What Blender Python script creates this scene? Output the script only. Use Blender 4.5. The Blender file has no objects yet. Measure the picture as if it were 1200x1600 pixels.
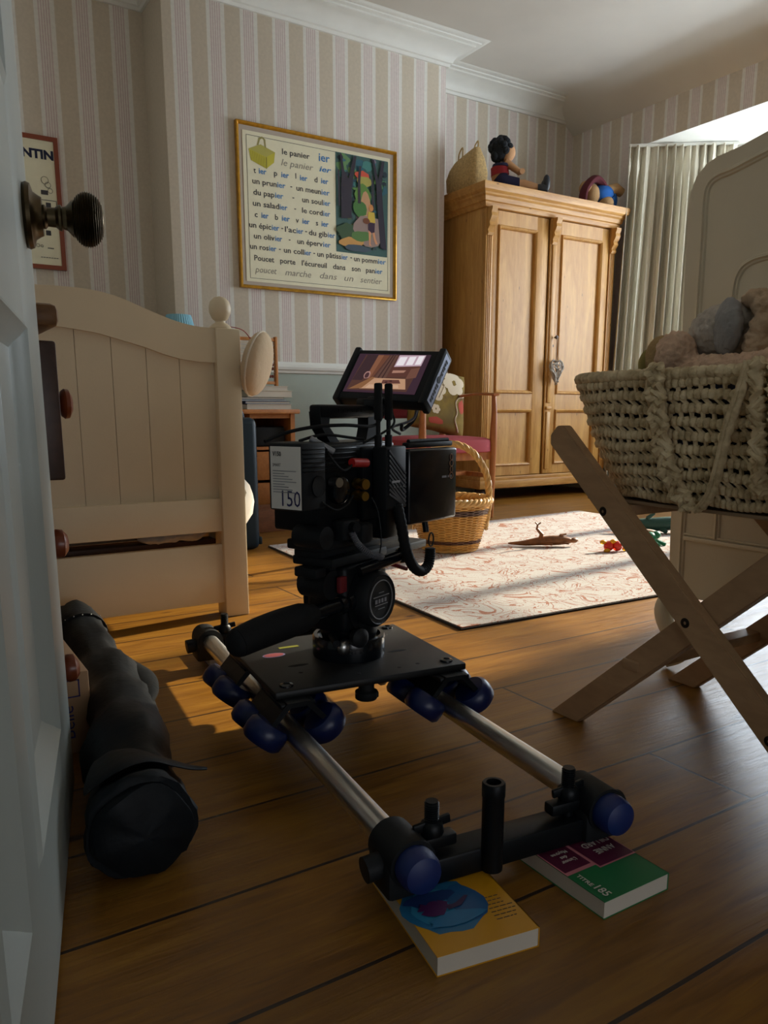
import bpy, bmesh, math, random
from mathutils import Vector, Matrix, noise
random.seed(7)
SC = bpy.context.scene
COL = SC.collection
PI = math.pi

# ------------------------------------------------------------------ camera
cam = bpy.data.cameras.new('camera'); camo = bpy.data.objects.new('camera', cam); COL.objects.link(camo)
yaw, pit = math.radians(32.2), math.radians(10.98)
f = Vector((math.sin(yaw)*math.cos(pit), math.cos(yaw)*math.cos(pit), -math.sin(pit)))
r = Vector((math.cos(yaw), -math.sin(yaw), 0)); u = r.cross(f)
camo.matrix_world = Matrix(((r.x, u.x, -f.x, 0), (r.y, u.y, -f.y, 0), (r.z, u.z, -f.z, .6), (0, 0, 0, 1)))
cam.sensor_fit = 'AUTO'; cam.sensor_width = 36; cam.lens = 1221/1600*36; cam.shift_y = .05
cam.clip_start = .02; cam.clip_end = 100
SC.camera = camo

# ------------------------------------------------------------------ light and exposure
SC.view_settings.view_transform = 'Standard'; SC.view_settings.look = 'None'
SC.view_settings.gamma = 1; SC.view_settings.exposure = 0.62; SC.view_settings.use_curve_mapping = False
w = bpy.data.worlds.new('sky'); SC.world = w; w.use_nodes = True
w.node_tree.nodes['Background'].inputs[0].default_value = (.72, .86, 1, 1)
w.node_tree.nodes['Background'].inputs[1].default_value = 1.2
def lamp(name, typ, loc, direction, energy, color, **k):
    l = bpy.data.lights.new(name, typ); l.energy = energy; l.color = color
    for a, b in k.items(): setattr(l, a, b)
    o = bpy.data.objects.new(name, l); COL.objects.link(o); o.location = loc
    o.rotation_euler = Vector(direction).to_track_quat('-Z', 'Y').to_euler(); return o
lamp('sun', 'SUN', (9, 3.4, 3), (-1, -.12, -.44), 7.6, (1, .88, .66), angle=math.radians(1.6))
lamp('window_daylight', 'AREA', (5.62, 2.68, 1.50), (-1, 0, .22), 118, (.82, .91, 1), shape='RECTANGLE', size=2.2, size_y=1.8)
lamp('hall_fill', 'AREA', (.45, -1.35, .55), (.16, 1, .06), 4.2, (.92, .94, 1), shape='RECTANGLE', size=1.4, size_y=.6)  # added fill low in the closed hall, brightens faces turned to the doorway

# ------------------------------------------------------------------ materials
def srgb(*c):
    if len(c) == 1: c = c*3
    return tuple(((x/255)/12.92 if x/255 <= .04045 else ((x/255+.055)/1.055)**2.4) for x in c)
MATS = {}
class NT:
    def __init__(s, name):
        s.m = bpy.data.materials.new(name); s.m.use_nodes = True; s.t = s.m.node_tree
        s.b = s.t.nodes['Principled BSDF']; s.o = s.t.nodes['Material Output']
    def n(s, typ, **k):
        x = s.t.nodes.new(typ)
        for a, b in k.items():
            if a.startswith('i_'):
                key = a[2:].replace('_', ' '); x.inputs[int(key) if key.isdigit() else key].default_value = b
            else: setattr(x, a, b)
        return x
    def l(s, a, b): s.t.links.new(a, b)
    def ramp(s, stops, interp='LINEAR'):
        x = s.t.nodes.new('ShaderNodeValToRGB'); e = x.color_ramp; e.interpolation = interp
        while len(e.elements) < len(stops): e.elements.new(1)
        for el, (p, c) in zip(e.elements, stops): el.position = p; el.color = (*c, 1) if len(c) == 3 else c
        return x
    def bump(s, h, strength=.2, dist=.01):
        b = s.n('ShaderNodeBump', i_Strength=strength, i_Distance=dist); s.l(h, b.inputs['Height']); s.l(b.outputs[0], s.b.inputs['Normal'])
def coord(t, scale=(1, 1, 1), kind='Object'):
    c = t.n('ShaderNodeTexCoord'); m = t.n('ShaderNodeMapping'); m.inputs['Scale'].default_value = scale
    t.l(c.outputs[kind], m.inputs[0]); return m.outputs[0]
def plain(name, c, rough=.6, metal=0, var=.0, nscale=30, bump=0, bscale=200, **k):
    if name in MATS: return MATS[name]
    t = NT(name); b = t.b
    b.inputs['Base Color'].default_value = (*c, 1); b.inputs['Roughness'].default_value = rough; b.inputs['Metallic'].default_value = metal
    for a, v in k.items(): b.inputs[a.replace('_', ' ')].default_value = v
    if var:
        nz = t.n('ShaderNodeTexNoise', i_Scale=nscale, i_Detail=4); t.l(coord(t), nz.inputs[0])
        rp = t.ramp([(.3, tuple(x*(1-var) for x in c)), (.7, tuple(min(1, x*(1+var)) for x in c))]); t.l(nz.outputs[0], rp.inputs[0]); t.l(rp.outputs[0], b.inputs['Base Color'])
    if bump:
        nz = t.n('ShaderNodeTexNoise', i_Scale=bscale, i_Detail=3); t.l(coord(t), nz.inputs[0]); t.bump(nz.outputs[0], bump, .004)
    MATS[name] = t.m; return t.m
def wood(name, c1, c2, scale=(1.2, 9, 9), rough=.45, knots=True, dark=None):
    if name in MATS: return MATS[name]
    t = NT(name); co = coord(t, scale)
    nz = t.n('ShaderNodeTexNoise', i_Scale=2.0, i_Detail=6, i_Distortion=1.2); t.l(co, nz.inputs[0])
    nf = t.n('ShaderNodeTexNoise', i_Scale=14, i_Detail=5, i_Distortion=.6); t.l(co, nf.inputs[0])
    mx = t.n('ShaderNodeMix', i_Factor=.35); t.l(nz.outputs[0], mx.inputs[2]); t.l(nf.outputs[0], mx.inputs[3])
    rp = t.ramp([(.32, c2), (.5, tuple((a+b)/2 for a, b in zip(c1, c2))), (.66, c1)]); t.l(mx.outputs[0], rp.inputs[0])
    out = rp.outputs[0]
    if knots:
        vo = t.n('ShaderNodeTexVoronoi', i_Scale=5.5); t.l(coord(t, tuple(min(s, 3) for s in scale)), vo.inputs[0])
        kr = t.ramp([(0, (1, 1, 1)), (.035, (1, 1, 1)), (.075, (0, 0, 0))]); t.l(vo.outputs[0], kr.inputs[0])
        m2 = t.n('ShaderNodeMix', data_type='RGBA'); t.l(kr.outputs[0], m2.inputs[0]); t.l(out, m2.inputs[6])
        m2.inputs[7].default_value = (*[x*.45 for x in c2], 1); out = m2.outputs[2]
    t.l(out, t.b.inputs['Base Color']); t.b.inputs['Roughness'].default_value = rough
    t.bump(nf.outputs[0], .12, .002)
    MATS[name] = t.m; return t.m

def wallpaper(name, axis, off):
    t = NT(name); g = t.n('ShaderNodeNewGeometry'); s = t.n('ShaderNodeSeparateXYZ'); t.l(g.outputs['Position'], s.inputs[0])
    a = t.n('ShaderNodeMath', operation='SUBTRACT'); a.inputs[1].default_value = off; t.l(s.outputs[axis], a.inputs[0])
    d = t.n('ShaderNodeMath', operation='DIVIDE'); d.inputs[1].default_value = .19; t.l(a.outputs[0], d.inputs[0])
    fr = t.n('ShaderNodeMath', operation='FLOORED_MODULO'); fr.inputs[1].default_value = 1; t.l(d.outputs[0], fr.inputs[0])
    W = srgb(234, 231, 222); P = srgb(230, 222, 214); L = srgb(200, 172, 170); B = srgb(212, 200, 180)
    st = [(0, W)]
    for k in range(5):
        x = .115+.066*k; st += [(x-.02 if k == 0 else x, P if k == 0 else L)]
        if k == 0: st += [(x, L)]
        st += [(x+.016, P)]
    st += [(.42, W), (.535, B)]
    rp = t.ramp(st, 'CONSTANT'); t.l(fr.outputs[0], rp.inputs[0])
    nz = t.n('ShaderNodeTexNoise', i_Scale=60, i_Detail=5); t.l(g.outputs['Position'], nz.inputs[0])
    mx = t.n('ShaderNodeMix', data_type='RGBA', blend_type='MULTIPLY', i_Factor=.22); t.l(rp.outputs[0], mx.inputs[6]); t.l(nz.outputs[0], mx.inputs[7])
    z = t.n('ShaderNodeMath', operation='LESS_THAN'); z.inputs[1].default_value = .855; t.l(s.outputs[2], z.inputs[0])
    m2 = t.n('ShaderNodeMix', data_type='RGBA'); t.l(z.outputs[0], m2.inputs[0]); t.l(mx.outputs[2], m2.inputs[6]); m2.inputs[7].default_value = (*srgb(170, 182, 172), 1)
    t.l(m2.outputs[2], t.b.inputs['Base Color']); t.b.inputs['Roughness'].default_value = .75; t.b.inputs['Specular IOR Level'].default_value = .25
    t.bump(nz.outputs[0], .08, .002); return t.m
WPB = wallpaper('wallpaper_breast', 0, 1.469); WPA = wallpaper('wallpaper_alcove', 0, 3.66); WPL = wallpaper('wallpaper_left', 0, .861)
WPR = wallpaper('wallpaper_right', 1, 4.155)

def floor_mat():
    t = NT('pine_floorboards'); g = t.n('ShaderNodeNewGeometry'); mp = t.n('ShaderNodeMapping'); t.l(g.outputs['Position'], mp.inputs[0])
    mp.inputs['Location'].default_value = (.35, -.06+.2, 0)
    br = t.n('ShaderNodeTexBrick', offset=.37, offset_frequency=2, i_Scale=1, i_Mortar_Size=.0030, i_Mortar_Smooth=.2, i_Bias=0, i_Brick_Width=2.3, i_Row_Height=.2)
    br.inputs['Color1'].default_value = (.15, .15, .15, 1); br.inputs['Color2'].default_value = (.85, .85, .85, 1); br.inputs['Mortar'].default_value = (0, 0, 0, 1)
    # wavy old edges
    nw = t.n('ShaderNodeTexNoise', i_Scale=1.3, i_Detail=2); t.l(g.outputs['Position'], nw.inputs[0])
    vm = t.n('ShaderNodeVectorMath', operation='MULTIPLY_ADD'); t.l(nw.outputs[1], vm.inputs[0]); vm.inputs[1].default_value = (0, .012, 0); t.l(mp.outputs[0], vm.inputs[2]); t.l(vm.outputs[0], br.inputs[0])
    # offset grain per board
    s = t.n('ShaderNodeVectorMath', operation='MULTIPLY_ADD'); t.l(br.outputs[0], s.inputs[0]); s.inputs[1].default_value = (5, 9, 3); t.l(g.outputs['Position'], s.inputs[2])
    m2 = t.n('ShaderNodeMapping'); m2.inputs['Scale'].default_value = (1.0, 11, 1); t.l(s.outputs[0], m2.inputs[0])
    n1 = t.n('ShaderNodeTexNoise', i_Scale=1.6, i_Detail=6, i_Distortion=1.4); t.l(m2.outputs[0], n1.inputs[0])
    n2 = t.n('ShaderNodeTexNoise', i_Scale=9, i_Detail=6, i_Distortion=.8); t.l(m2.outputs[0], n2.inputs[0])
    mx = t.n('ShaderNodeMix', i_Factor=.4); t.l(n1.outputs[0], mx.inputs[2]); t.l(n2.outputs[0], mx.inputs[3])
    rp = t.ramp([(.28, srgb(92, 56, 16)), (.48, srgb(130, 86, 24)), (.7, srgb(156, 110, 34))]); t.l(mx.outputs[0], rp.inputs[0])
    # board tone
    hs = t.n('ShaderNodeHueSaturation', i_Saturation=1.0); t.l(rp.outputs[0], hs.inputs['Color'])
    mr = t.n('ShaderNodeMapRange'); mr.inputs[3].default_value = .80; mr.inputs[4].default_value = 1.08; t.l(br.outputs[0], mr.inputs[0]); t.l(mr.outputs[0], hs.inputs['Value'])
    # knots and cracks
    m3 = t.n('ShaderNodeMapping'); m3.inputs['Scale'].default_value = (1.5, 3.4, 1); t.l(s.outputs[0], m3.inputs[0])
    vo = t.n('ShaderNodeTexVoronoi', i_Scale=2.2); t.l(m3.outputs[0], vo.inputs[0])
    kr = t.ramp([(0, (1, 1, 1)), (.05, (1, 1, 1)), (.09, (0, 0, 0))]); t.l(vo.outputs[0], kr.inputs[0])
    mk = t.n('ShaderNodeMix', data_type='RGBA'); t.l(kr.outputs[0], mk.inputs[0]); t.l(hs.outputs[0], mk.inputs[6]); mk.inputs[7].default_value = (*srgb(56, 30, 12), 1)
    ms = t.n('ShaderNodeMix', data_type='RGBA'); t.l(br.outputs['Fac'], ms.inputs[0]); t.l(mk.outputs[2], ms.inputs[6]); ms.inputs[7].default_value = (*srgb(38, 22, 12), 1)
    t.l(ms.outputs[2], t.b.inputs['Base Color'])
    rr = t.n('ShaderNodeMapRange'); rr.inputs[3].default_value = .28; rr.inputs[4].default_value = .5; t.l(n2.outputs[0], rr.inputs[0]); t.l(rr.outputs[0], t.b.inputs['Roughness'])
    hm = t.n('ShaderNodeMath', operation='MULTIPLY_ADD'); hm.inputs[1].default_value = -2.0; t.l(br.outputs['Fac'], hm.inputs[0]); t.l(n2.outputs[0], hm.inputs[2])
    t.bump(hm.outputs[0], .22, .004)
    return t.m
def rug_mat():
    t = NT('rug_weave'); co = coord(t)
    n0 = t.n('ShaderNodeTexNoise', i_Scale=5, i_Detail=1); t.l(co, n0.inputs[0])
    va = t.n('ShaderNodeVectorMath', operation='MULTIPLY_ADD'); t.l(n0.outputs[1], va.inputs[0]); va.inputs[1].default_value = (.35, .35, 0); t.l(co, va.inputs[2])
    out = None
    for sc, wd, lo in ((11, .013, 1), (20, .017, 2)):
        n = t.n('ShaderNodeTexNoise', i_Scale=sc, i_Detail=1.2, i_Distortion=1.0); t.l(va.outputs[0], n.inputs[0])
        s = t.n('ShaderNodeMath', operation='SUBTRACT'); s.inputs[1].default_value = .5; t.l(n.outputs[0], s.inputs[0])
        a = t.n('ShaderNodeMath', operation='ABSOLUTE'); t.l(s.outputs[0], a.inputs[0])
        c = t.n('ShaderNodeMath', operation='LESS_THAN'); c.inputs[1].default_value = wd; t.l(a.outputs[0], c.inputs[0])
        if out is None: out = c.outputs[0]
        else:
            q = t.n('ShaderNodeMath', operation='MAXIMUM'); t.l(out, q.inputs[0]); t.l(c.outputs[0], q.inputs[1]); out = q.outputs[0]
    fn = t.n('ShaderNodeTexNoise', i_Scale=220, i_Detail=2); t.l(co, fn.inputs[0])
    fm = t.n('ShaderNodeMath', operation='MULTIPLY'); t.l(fn.outputs[0], fm.inputs[0]); t.l(out, fm.inputs[1])
    f2 = t.n('ShaderNodeMath', operation='MULTIPLY'); f2.inputs[1].default_value = 2.0; t.l(fm.outputs[0], f2.inputs[0])
    base = t.ramp([(.3, srgb(160, 156, 154)), (.7, srgb(188, 184, 182))]); t.l(fn.outputs[0], base.inputs[0])
    mx = t.n('ShaderNodeMix', data_type='RGBA'); t.l(f2.outputs[0], mx.inputs[0]); t.l(base.outputs[0], mx.inputs[6]); mx.inputs[7].default_value = (*srgb(142, 84, 58), 1)
    t.l(mx.outputs[2], t.b.inputs['Base Color']); t.b.inputs['Roughness'].default_value = .9
    t.bump(fn.outputs[0], .3, .003); return t.m
def glass_mat():
    t = NT('window_glass'); tr = t.n('ShaderNodeBsdfTransparent'); gl = t.n('ShaderNodeBsdfGlossy', i_Roughness=.02); mx = t.n('ShaderNodeMixShader', i_0=.06)
    t.l(tr.outputs[0], mx.inputs[1]); t.l(gl.outputs[0], mx.inputs[2]); t.l(mx.outputs[0], t.o.inputs[0]); return t.m
def emit(name, c, s):
    t = NT(name); e = t.n('ShaderNodeEmission', i_Strength=s); e.inputs[0].default_value = (*c, 1); t.l(e.outputs[0], t.o.inputs[0]); return t.m

WHITE = plain('white_paint', srgb(222, 222, 214), .5, var=.03, nscale=8)
CEIL = plain('ceiling_plaster', srgb(226, 224, 216), .9, var=.03, nscale=3, bump=.1, bscale=40)
CREAM = plain('cream_paint', srgb(226, 208, 174), .5, var=.03, nscale=5, bump=.05)
CREAM2 = plain('cream_furniture_paint', srgb(222, 212, 188), .55, var=.04, nscale=5, bump=.05)
DOORP = plain('grey_green_door_paint', srgb(158, 164, 158), .42, var=.03, nscale=6, bump=.08, bscale=60)
BRASS = plain('aged_bronze', srgb(92, 80, 60), .35, 1, var=.2, nscale=20)
PINE = wood('antique_pine_vertical', srgb(204, 156, 84), srgb(164, 112, 48), (9, 9, 1.0))
PINEH = wood('antique_pine_horizontal', srgb(204, 154, 82), srgb(160, 108, 46), (1.0, 9, 9))
TEAK = wood('chair_teak', srgb(190, 120, 60), srgb(146, 82, 38), (9, 9, 1.2), .4, False)
DARKW = wood('dark_brown_wood', srgb(74, 46, 30), srgb(44, 26, 18), (4, 9, 4), .45, False)
KNOBW = plain('red_brown_wood', srgb(112, 52, 26), .3, var=.2, nscale=12)
DOORB = wood('bureau_pine', srgb(196, 128, 62), srgb(150, 86, 34), (3, 9, 3), .5)
BEECH = wood('stand_beech', srgb(190, 154, 116), srgb(162, 128, 94), (6, 2, 6), .55, False)
BLACK = plain('black_metal', (.005, .007, .009), .42, .3, bump=.03)
BLACKM = plain('black_matte_plastic', (.007, .009, .011), .6, bump=.04)
BLACKR = plain('black_rubber', (.005, .006, .007), .75)
BLACKG = plain('black_glossy', (.004, .006, .009), .16)
STEEL = plain('satin_steel', (.80, .80, .78), .33, 1, var=.08, nscale=3)
SILV = plain('silver_metal', (.6, .6, .58), .3, 1)
GOLDC = plain('gold_connector', srgb(196, 160, 84), .3, 1)
BLUE = plain('blue_wheel_rubber', srgb(8, 26, 74), .35)
BLUED = plain('blue_end_cap', srgb(10, 36, 96), .5)
NAVY = plain('navy_canvas', srgb(24, 34, 42), .7, var=.25, nscale=10, bump=.2, bscale=120)
TEAL = plain('teal_hard_plastic', srgb(12, 32, 44), .45)
RED = plain('red_plastic', srgb(170, 30, 30), .4)
GOLD = plain('gilt_frame', srgb(190, 140, 40), .35, .6, var=.2, nscale=40)
CARD = plain('cream_card', srgb(226, 220, 190), .8, var=.02)
MOUNT = plain('grey_mount_board', srgb(178, 166, 152), .9)
INK = plain('black_ink', srgb(66, 64, 66), .8)
INKG = plain('grey_ink', srgb(140, 134, 122), .8)
INKB = plain('blue_ink', srgb(50, 120, 178), .8)
PAPER = plain('paper_pages', srgb(196, 188, 174), .85, var=.06, nscale=3)
for _m in (BLACK, BLACKM, BLACKR, NAVY, TEAL): _m.node_tree.nodes['Principled BSDF'].inputs['Specular IOR Level'].default_value = .28
FLOORM = floor_mat(); RUGM = rug_mat(); GLASS = glass_mat()

# ------------------------------------------------------------------ mesh builder
ORG = {}
class MB:
    def __init__(s, M=None): s.bm = bmesh.new(); s.M = M or Matrix.Identity(4); s.sl = []
    def v(s, p): return s.bm.verts.new(s.M @ Vector(p))
    def face(s, vs):
        try: return s.bm.faces.new(vs)
        except ValueError: return None
    def box(s, x0, x1, y0, y1, z0, z1, bev=0, L=None, seg=2):
        L = L or Matrix.Identity(4)
        P = [(x0, y0, z0), (x1, y0, z0), (x1, y1, z0), (x0, y1, z0), (x0, y0, z1), (x1, y0, z1), (x1, y1, z1), (x0, y1, z1)]
        V = [s.v(L @ Vector(p)) for p in P]; F = [s.face([V[i] for i in q]) for q in ((3, 2, 1, 0), (4, 5, 6, 7), (0, 1, 5, 4), (1, 2, 6, 5), (2, 3, 7, 6), (3, 0, 4, 7))]
        if bev:
            es = {e for fc in F for e in fc.edges}
            bmesh.ops.bevel(s.bm, geom=list(es), offset=bev, segments=seg, affect='EDGES', profile=.5)
        return s
    def beam(s, p0, p1, wd, th, up=(0, 0, 1), bev=0):
        p0, p1 = Vector(p0), Vector(p1); x = (p1-p0).normalized(); y = Vector(up).cross(x).normalized(); z = x.cross(y)
        L = Matrix(((x.x, y.x, z.x, p0.x), (x.y, y.y, z.y, p0.y), (x.z, y.z, z.z, p0.z), (0, 0, 0, 1)))
        return s.box(0, (p1-p0).length, -wd/2, wd/2, -th/2, th/2, bev, L)
    def rings(s, R, closed=False, caps=True):
        V = [[s.v(p) for p in ring] for ring in R]; n = len(V[0]); m = len(V)
        for i in range(m if closed else m-1):
            a, b = V[i], V[(i+1) % m]
            for j in range(n): s.face([a[j], a[(j+1) % n], b[(j+1) % n], b[j]])
        if caps and not closed: s.face(V[0][::-1]); s.face(V[-1])
        return s
    def tube(s, pts, rad, seg=10, closed=False, caps=True, up=None, fn=None):
        pts = [Vector(p) for p in pts]; n = len(pts); R = []; nrm = None
        for i, p in enumerate(pts):
            a = pts[(i-1) % n] if (closed or i > 0) else p; b = pts[(i+1) % n] if (closed or i < n-1) else p
            t = (b-a).normalized()
            if nrm is None:
                nrm = Vector(up) if up else (Vector((0, 0, 1)) if abs(t.z) < .9 else Vector((1, 0, 0)))
            nrm = (nrm-t*nrm.dot(t)).normalized(); bi = t.cross(nrm)
            rr = rad[i] if isinstance(rad, (list, tuple)) else rad
            ra, rb = rr if isinstance(rr, tuple) else (rr, rr)
            ring = []
            for j in range(seg):
                th = 2*PI*j/seg; k = fn(i, th) if fn else 1
                ring.append(p+nrm*ra*k*math.cos(th)+bi*rb*k*math.sin(th))
            R.append(ring)
        return s.rings(R, closed, caps)
    def cyl(s, p0, p1, r0, r1=None, seg=24): return s.tube([p0, p1], [r0, r0 if r1 is None else r1], seg)
    def lathe(s, prof, o=(0, 0, 0), ax=(0, 0, 1), seg=32):
        o = Vector(o); ax = Vector(ax).normalized(); a = Vector((1, 0, 0)) if abs(ax.x) < .8 else Vector((0, 1, 0))
        a = (a-ax*a.dot(ax)).normalized(); b = ax.cross(a)
        R = [[o+ax*h+(a*math.cos(2*PI*j/seg)+b*math.sin(2*PI*j/seg))*max(rr, 1e-4) for j in range(seg)] for rr, h in prof]
        return s.rings(R)
    def ell(s, c, rx, ry, rz, seg=20, rot=None, ring=12):
        c = Vector(c); rot = rot or Matrix.Identity(3)
        R = []
        for i in range(ring+1):
            ph = -PI/2+PI*i/ring; cc = max(math.cos(ph), 1e-3)
            R.append([c+rot @ Vector((rx*cc*math.cos(2*PI*j/seg), ry*cc*math.sin(2*PI*j/seg), rz*math.sin(ph))) for j in range(seg)])
        return s.rings(R)
    def prism(s, poly, o, ex, ey, ez):      # polygon (a,b) in plane ex,ey, extruded by vector ez
        o, ex, ey, ez = map(Vector, (o, ex, ey, ez))
        A = [s.v(o+ex*a+ey*b) for a, b in poly]; B = [s.v(o+ex*a+ey*b+ez) for a, b in poly]; n = len(poly)
        s.face(A[::-1]); s.face(B)
        for i in range(n): s.face([A[i], A[(i+1) % n], B[(i+1) % n], B[i]])
        return s
    def sweep(s, path, prof, closed=False): # 2D path, profile (out to the left of travel, z); mitred
        P = [Vector((*p, 0)) for p in path]; n = len(P); R = []
        for i in range(n):
            d1 = (P[i]-P[i-1]).normalized() if (closed or i > 0) else None
            d2 = (P[(i+1) % n]-P[i]).normalized() if (closed or i < n-1) else None
            d1 = d1 or d2; d2 = d2 or d1
            n1 = Vector((-d1.y, d1.x, 0)); n2 = Vector((-d2.y, d2.x, 0)); m = (n1+n2); m = m/max(m.length_squared, 1e-6)*2
            R.append([P[i]+m*a+Vector((0, 0, z)) for a, z in prof])
        return s.rings(R, closed)
    def text(s, body, size, L, width=None, depth=0, align='LEFT', shear=0, bold=0):
        cu = bpy.data.curves.new('t', 'FONT'); cu.body = body; cu.size = size; cu.align_x = align; cu.resolution_u = 2; cu.extrude = depth; cu.shear = shear; cu.offset = bold
        ob = bpy.data.objects.new('t', cu); COL.objects.link(ob); bpy.context.view_layer.update()
        me = bpy.data.meshes.new_from_object(ob.evaluated_get(bpy.context.evaluated_depsgraph_get()))
        k = 1
        if width and me.vertices:
            xs = [q.co.x for q in me.vertices]; k = width/max(max(xs)-min(xs), 1e-5)
            mn = min(xs)
        V = [s.v(L @ (Vector(((q.co.x-mn)*k, q.co.y, q.co.z)) if width else q.co)) for q in me.vertices]
        for p in me.polygons: s.face([V[i] for i in p.vertices])
        bpy.data.objects.remove(ob); bpy.data.curves.remove(cu); bpy.data.meshes.remove(me); return s
    def build(s, name, mat, parent=None, kind=None, smooth=40, recalc=True, org=None, label=None):
        bm = s.bm
        if recalc: bmesh.ops.recalc_face_normals(bm, faces=bm.faces)
        c = [v.co for v in bm.verts]
        if org is None:
            lo = Vector([min(p[i] for p in c) for i in range(3)]); hi = Vector([max(p[i] for p in c) for i in range(3)]); org = (lo+hi)/2
            if parent is None: org.z = lo.z
        org = Vector(org)
        for v in bm.verts: v.co -= org
        if smooth:
            for fc in bm.faces: fc.smooth = True
            th = math.radians(smooth)
            for e in bm.edges:
                if len(e.link_faces) != 2 or e.link_faces[0].normal.angle(e.link_faces[1].normal, 0) > th: e.smooth = False
        me = bpy.data.meshes.new(name); bm.to_mesh(me); bm.free()
        for m in (mat if isinstance(mat, (list, tuple)) else [mat]): me.materials.append(m)
        o = bpy.data.objects.new(name, me); COL.objects.link(o)
        o.location = org-(ORG[parent.name] if parent else Vector((0, 0, 0)))
        if parent: o.parent = parent
        ORG[o.name] = org
        if kind: o['kind'] = kind
        if label: o['label'] = label
        return o
def thing(name, label, cat, loc=(0, 0, 0), group=None):
    o = bpy.data.objects.new(name, None); COL.objects.link(o); o.location = loc; o.empty_display_size = .05
    ORG[o.name] = Vector(loc); return tag(o, label, cat, group)
def tag(o, label, cat, group=None):
    o['label'] = label; o['category'] = cat
    if group: o['group'] = group
    return o
def cr(pts, n=8, closed=False):             # Catmull-Rom
    P = [Vector(p) for p in pts]; m = len(P); out = []
    for i in range(m if closed else m-1):
        a = P[(i-1) % m] if (closed or i > 0) else P[i]; b = P[i]; c = P[(i+1) % m]; d = P[(i+2) % m] if (closed or i < m-2) else c
        for k in range(n):
            t = k/n; out.append(.5*((2*b)+(c-a)*t+(2*a-5*b+4*c-d)*t*t+(3*b-a-3*c+d)*t**3))
    if not closed: out.append(P[-1])
    return out
def frame(o, z_deg):
    return Matrix.Translation(Vector(o)) @ Matrix.Rotation(math.radians(z_deg), 4, 'Z')
def onplane(o, ex, ey):
    ex, ey = Vector(ex).normalized(), Vector(ey).normalized(); ez = ex.cross(ey); o = Vector(o)
    return Matrix(((ex.x, ey.x, ez.x, o.x), (ex.y, ey.y, ez.y, o.y), (ex.z, ey.z, ez.z, o.z), (0, 0, 0, 1)))
def fur(o, vox=.006, amp=.008, size=.02):
    m = o.modifiers.new('remesh', 'REMESH'); m.mode = 'VOXEL'; m.voxel_size = vox; m.use_smooth_shade = True
    tx = bpy.data.textures.new('fur', 'CLOUDS'); tx.noise_scale = size; tx.noise_depth = 3
    d = o.modifiers.new('fluff', 'DISPLACE'); d.texture = tx; d.strength = amp; d.mid_level = .5

# ================================================================== THE ROOM
Z1 = 2.86
MB().box(-1.2, 5.5, -1.8, 4.95, -.05, 0).build('floor', FLOORM, kind='structure', org=(0, 0, 0))
b = MB(); b.prism([(-1.2, 2.86), (4.43, 2.86), (4.69, 2.67), (4.95, 2.67), (4.95, 2.98), (-1.2, 2.98)], (0, -1.8, 0), (1, 0, 0), (0, 0, 1), (0, 6.75, 0)); b.build('ceiling', CEIL, kind='structure')
def wallbox(name, mat, *a):
    b = MB()
    for q in a: b.box(*q)
    o = b.build(name, mat, kind='structure'); return o
wallbox('wall_back', WPA, (3.0, 4.95, 4.73, 4.9, 0, 2.98))
wallbox('wall_back_left', WPL, (-.5, 1.6, 4.73, 4.9, 0, 2.98))
b = MB(); b.box(1.416, 3.236, 4.40, 4.9, 0, 2.98, .004); b.build('wall_chimney', WPB, kind='structure')
wallbox('wall_left', WPR, (-.5, -.35, .38, 4.9, 0, 2.98))
b = MB(); b.box(4.69, 4.9, 4.15, 4.9, 0, 2.98).box(4.69, 4.9, .3, 1.25, 0, 2.98).box(4.69, 4.9, 1.25, 4.15, 2.432, 2.98); b.build('wall_right', WPR, kind='structure')
wallbox('wall_front', WPB, (-.5, -.03, .22, .37, 0, 2.98), (.95, 4.9, .22, .37, 0, 2.98), (-.03, .95, .22, .37, 2.1, 2.98))
wallbox('wall_hall', WHITE, (-1.2, -1.05, -1.8, .22, 0, 2.98), (1.9, 2.05, -1.8, .22, 0, 2.98), (-1.2, 2.05, -1.8, -1.65, 0, 2.98))  # unseen hall walls, added to keep sky light off the foreground
# bay: canted sides, front with the window
def canted(p0, p1, z0, z1, b, t=.12):
    d = (Vector((*p1, 0))-Vector((*p0, 0))).normalized(); n = Vector((-d.y, d.x, 0))
    if n.x < 0: n = -n
    L = (Vector((*p1, 0))-Vector((*p0, 0))).length
    b.prism([(0, 0), (L, 0), (L, t), (0, t)], (p0[0], p0[1], z0), d, n, (0, 0, z1-z0))
b = MB(); canted((4.69, 4.15), (5.32, 3.62), 0, 2.5, b); canted((4.69, 1.25), (5.32, 1.78), 0, 2.5, b)
b.box(5.32, 5.44, 1.78, 3.62, 0, .72).box(5.32, 5.44, 1.78, 3.62, 2.39, 2.5).build('wall_bay', WPR, kind='structure')
b = MB(); b.prism([(4.6905, 1.2), (5.5, 1.7), (5.5, 3.7), (4.6905, 4.2)], (0, 0, 2.43), (1, 0, 0), (0, 1, 0), (0, 0, .08)); b.build('ceiling_bay', WHITE, kind='structure')
b = MB()
b.box(5.34, 5.42, 1.78, 1.84, .72, 2.39).box(5.34, 5.42, 3.56, 3.62, .72, 2.39).box(5.34, 5.42, 1.84, 3.56, .72, .79).box(5.34, 5.42, 1.84, 3.56, 2.32, 2.39)
for y in (2.38, 2.96): b.box(5.34, 5.42, y, y+.07, .79, 2.32)
for y in (1.84, 2.45, 3.03): b.box(5.36, 5.40, y, y+.53, 1.72, 1.76)
win = b.build('window_1', WHITE, kind='structure')
MB().box(5.376, 5.382, 1.84, 3.56, .79, 2.32).build('pane', GLASS, win)
MB().box(5.22, 5.36, 1.74, 3.66, .69, .72, .006).build('window_sill', WHITE, win)
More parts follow.
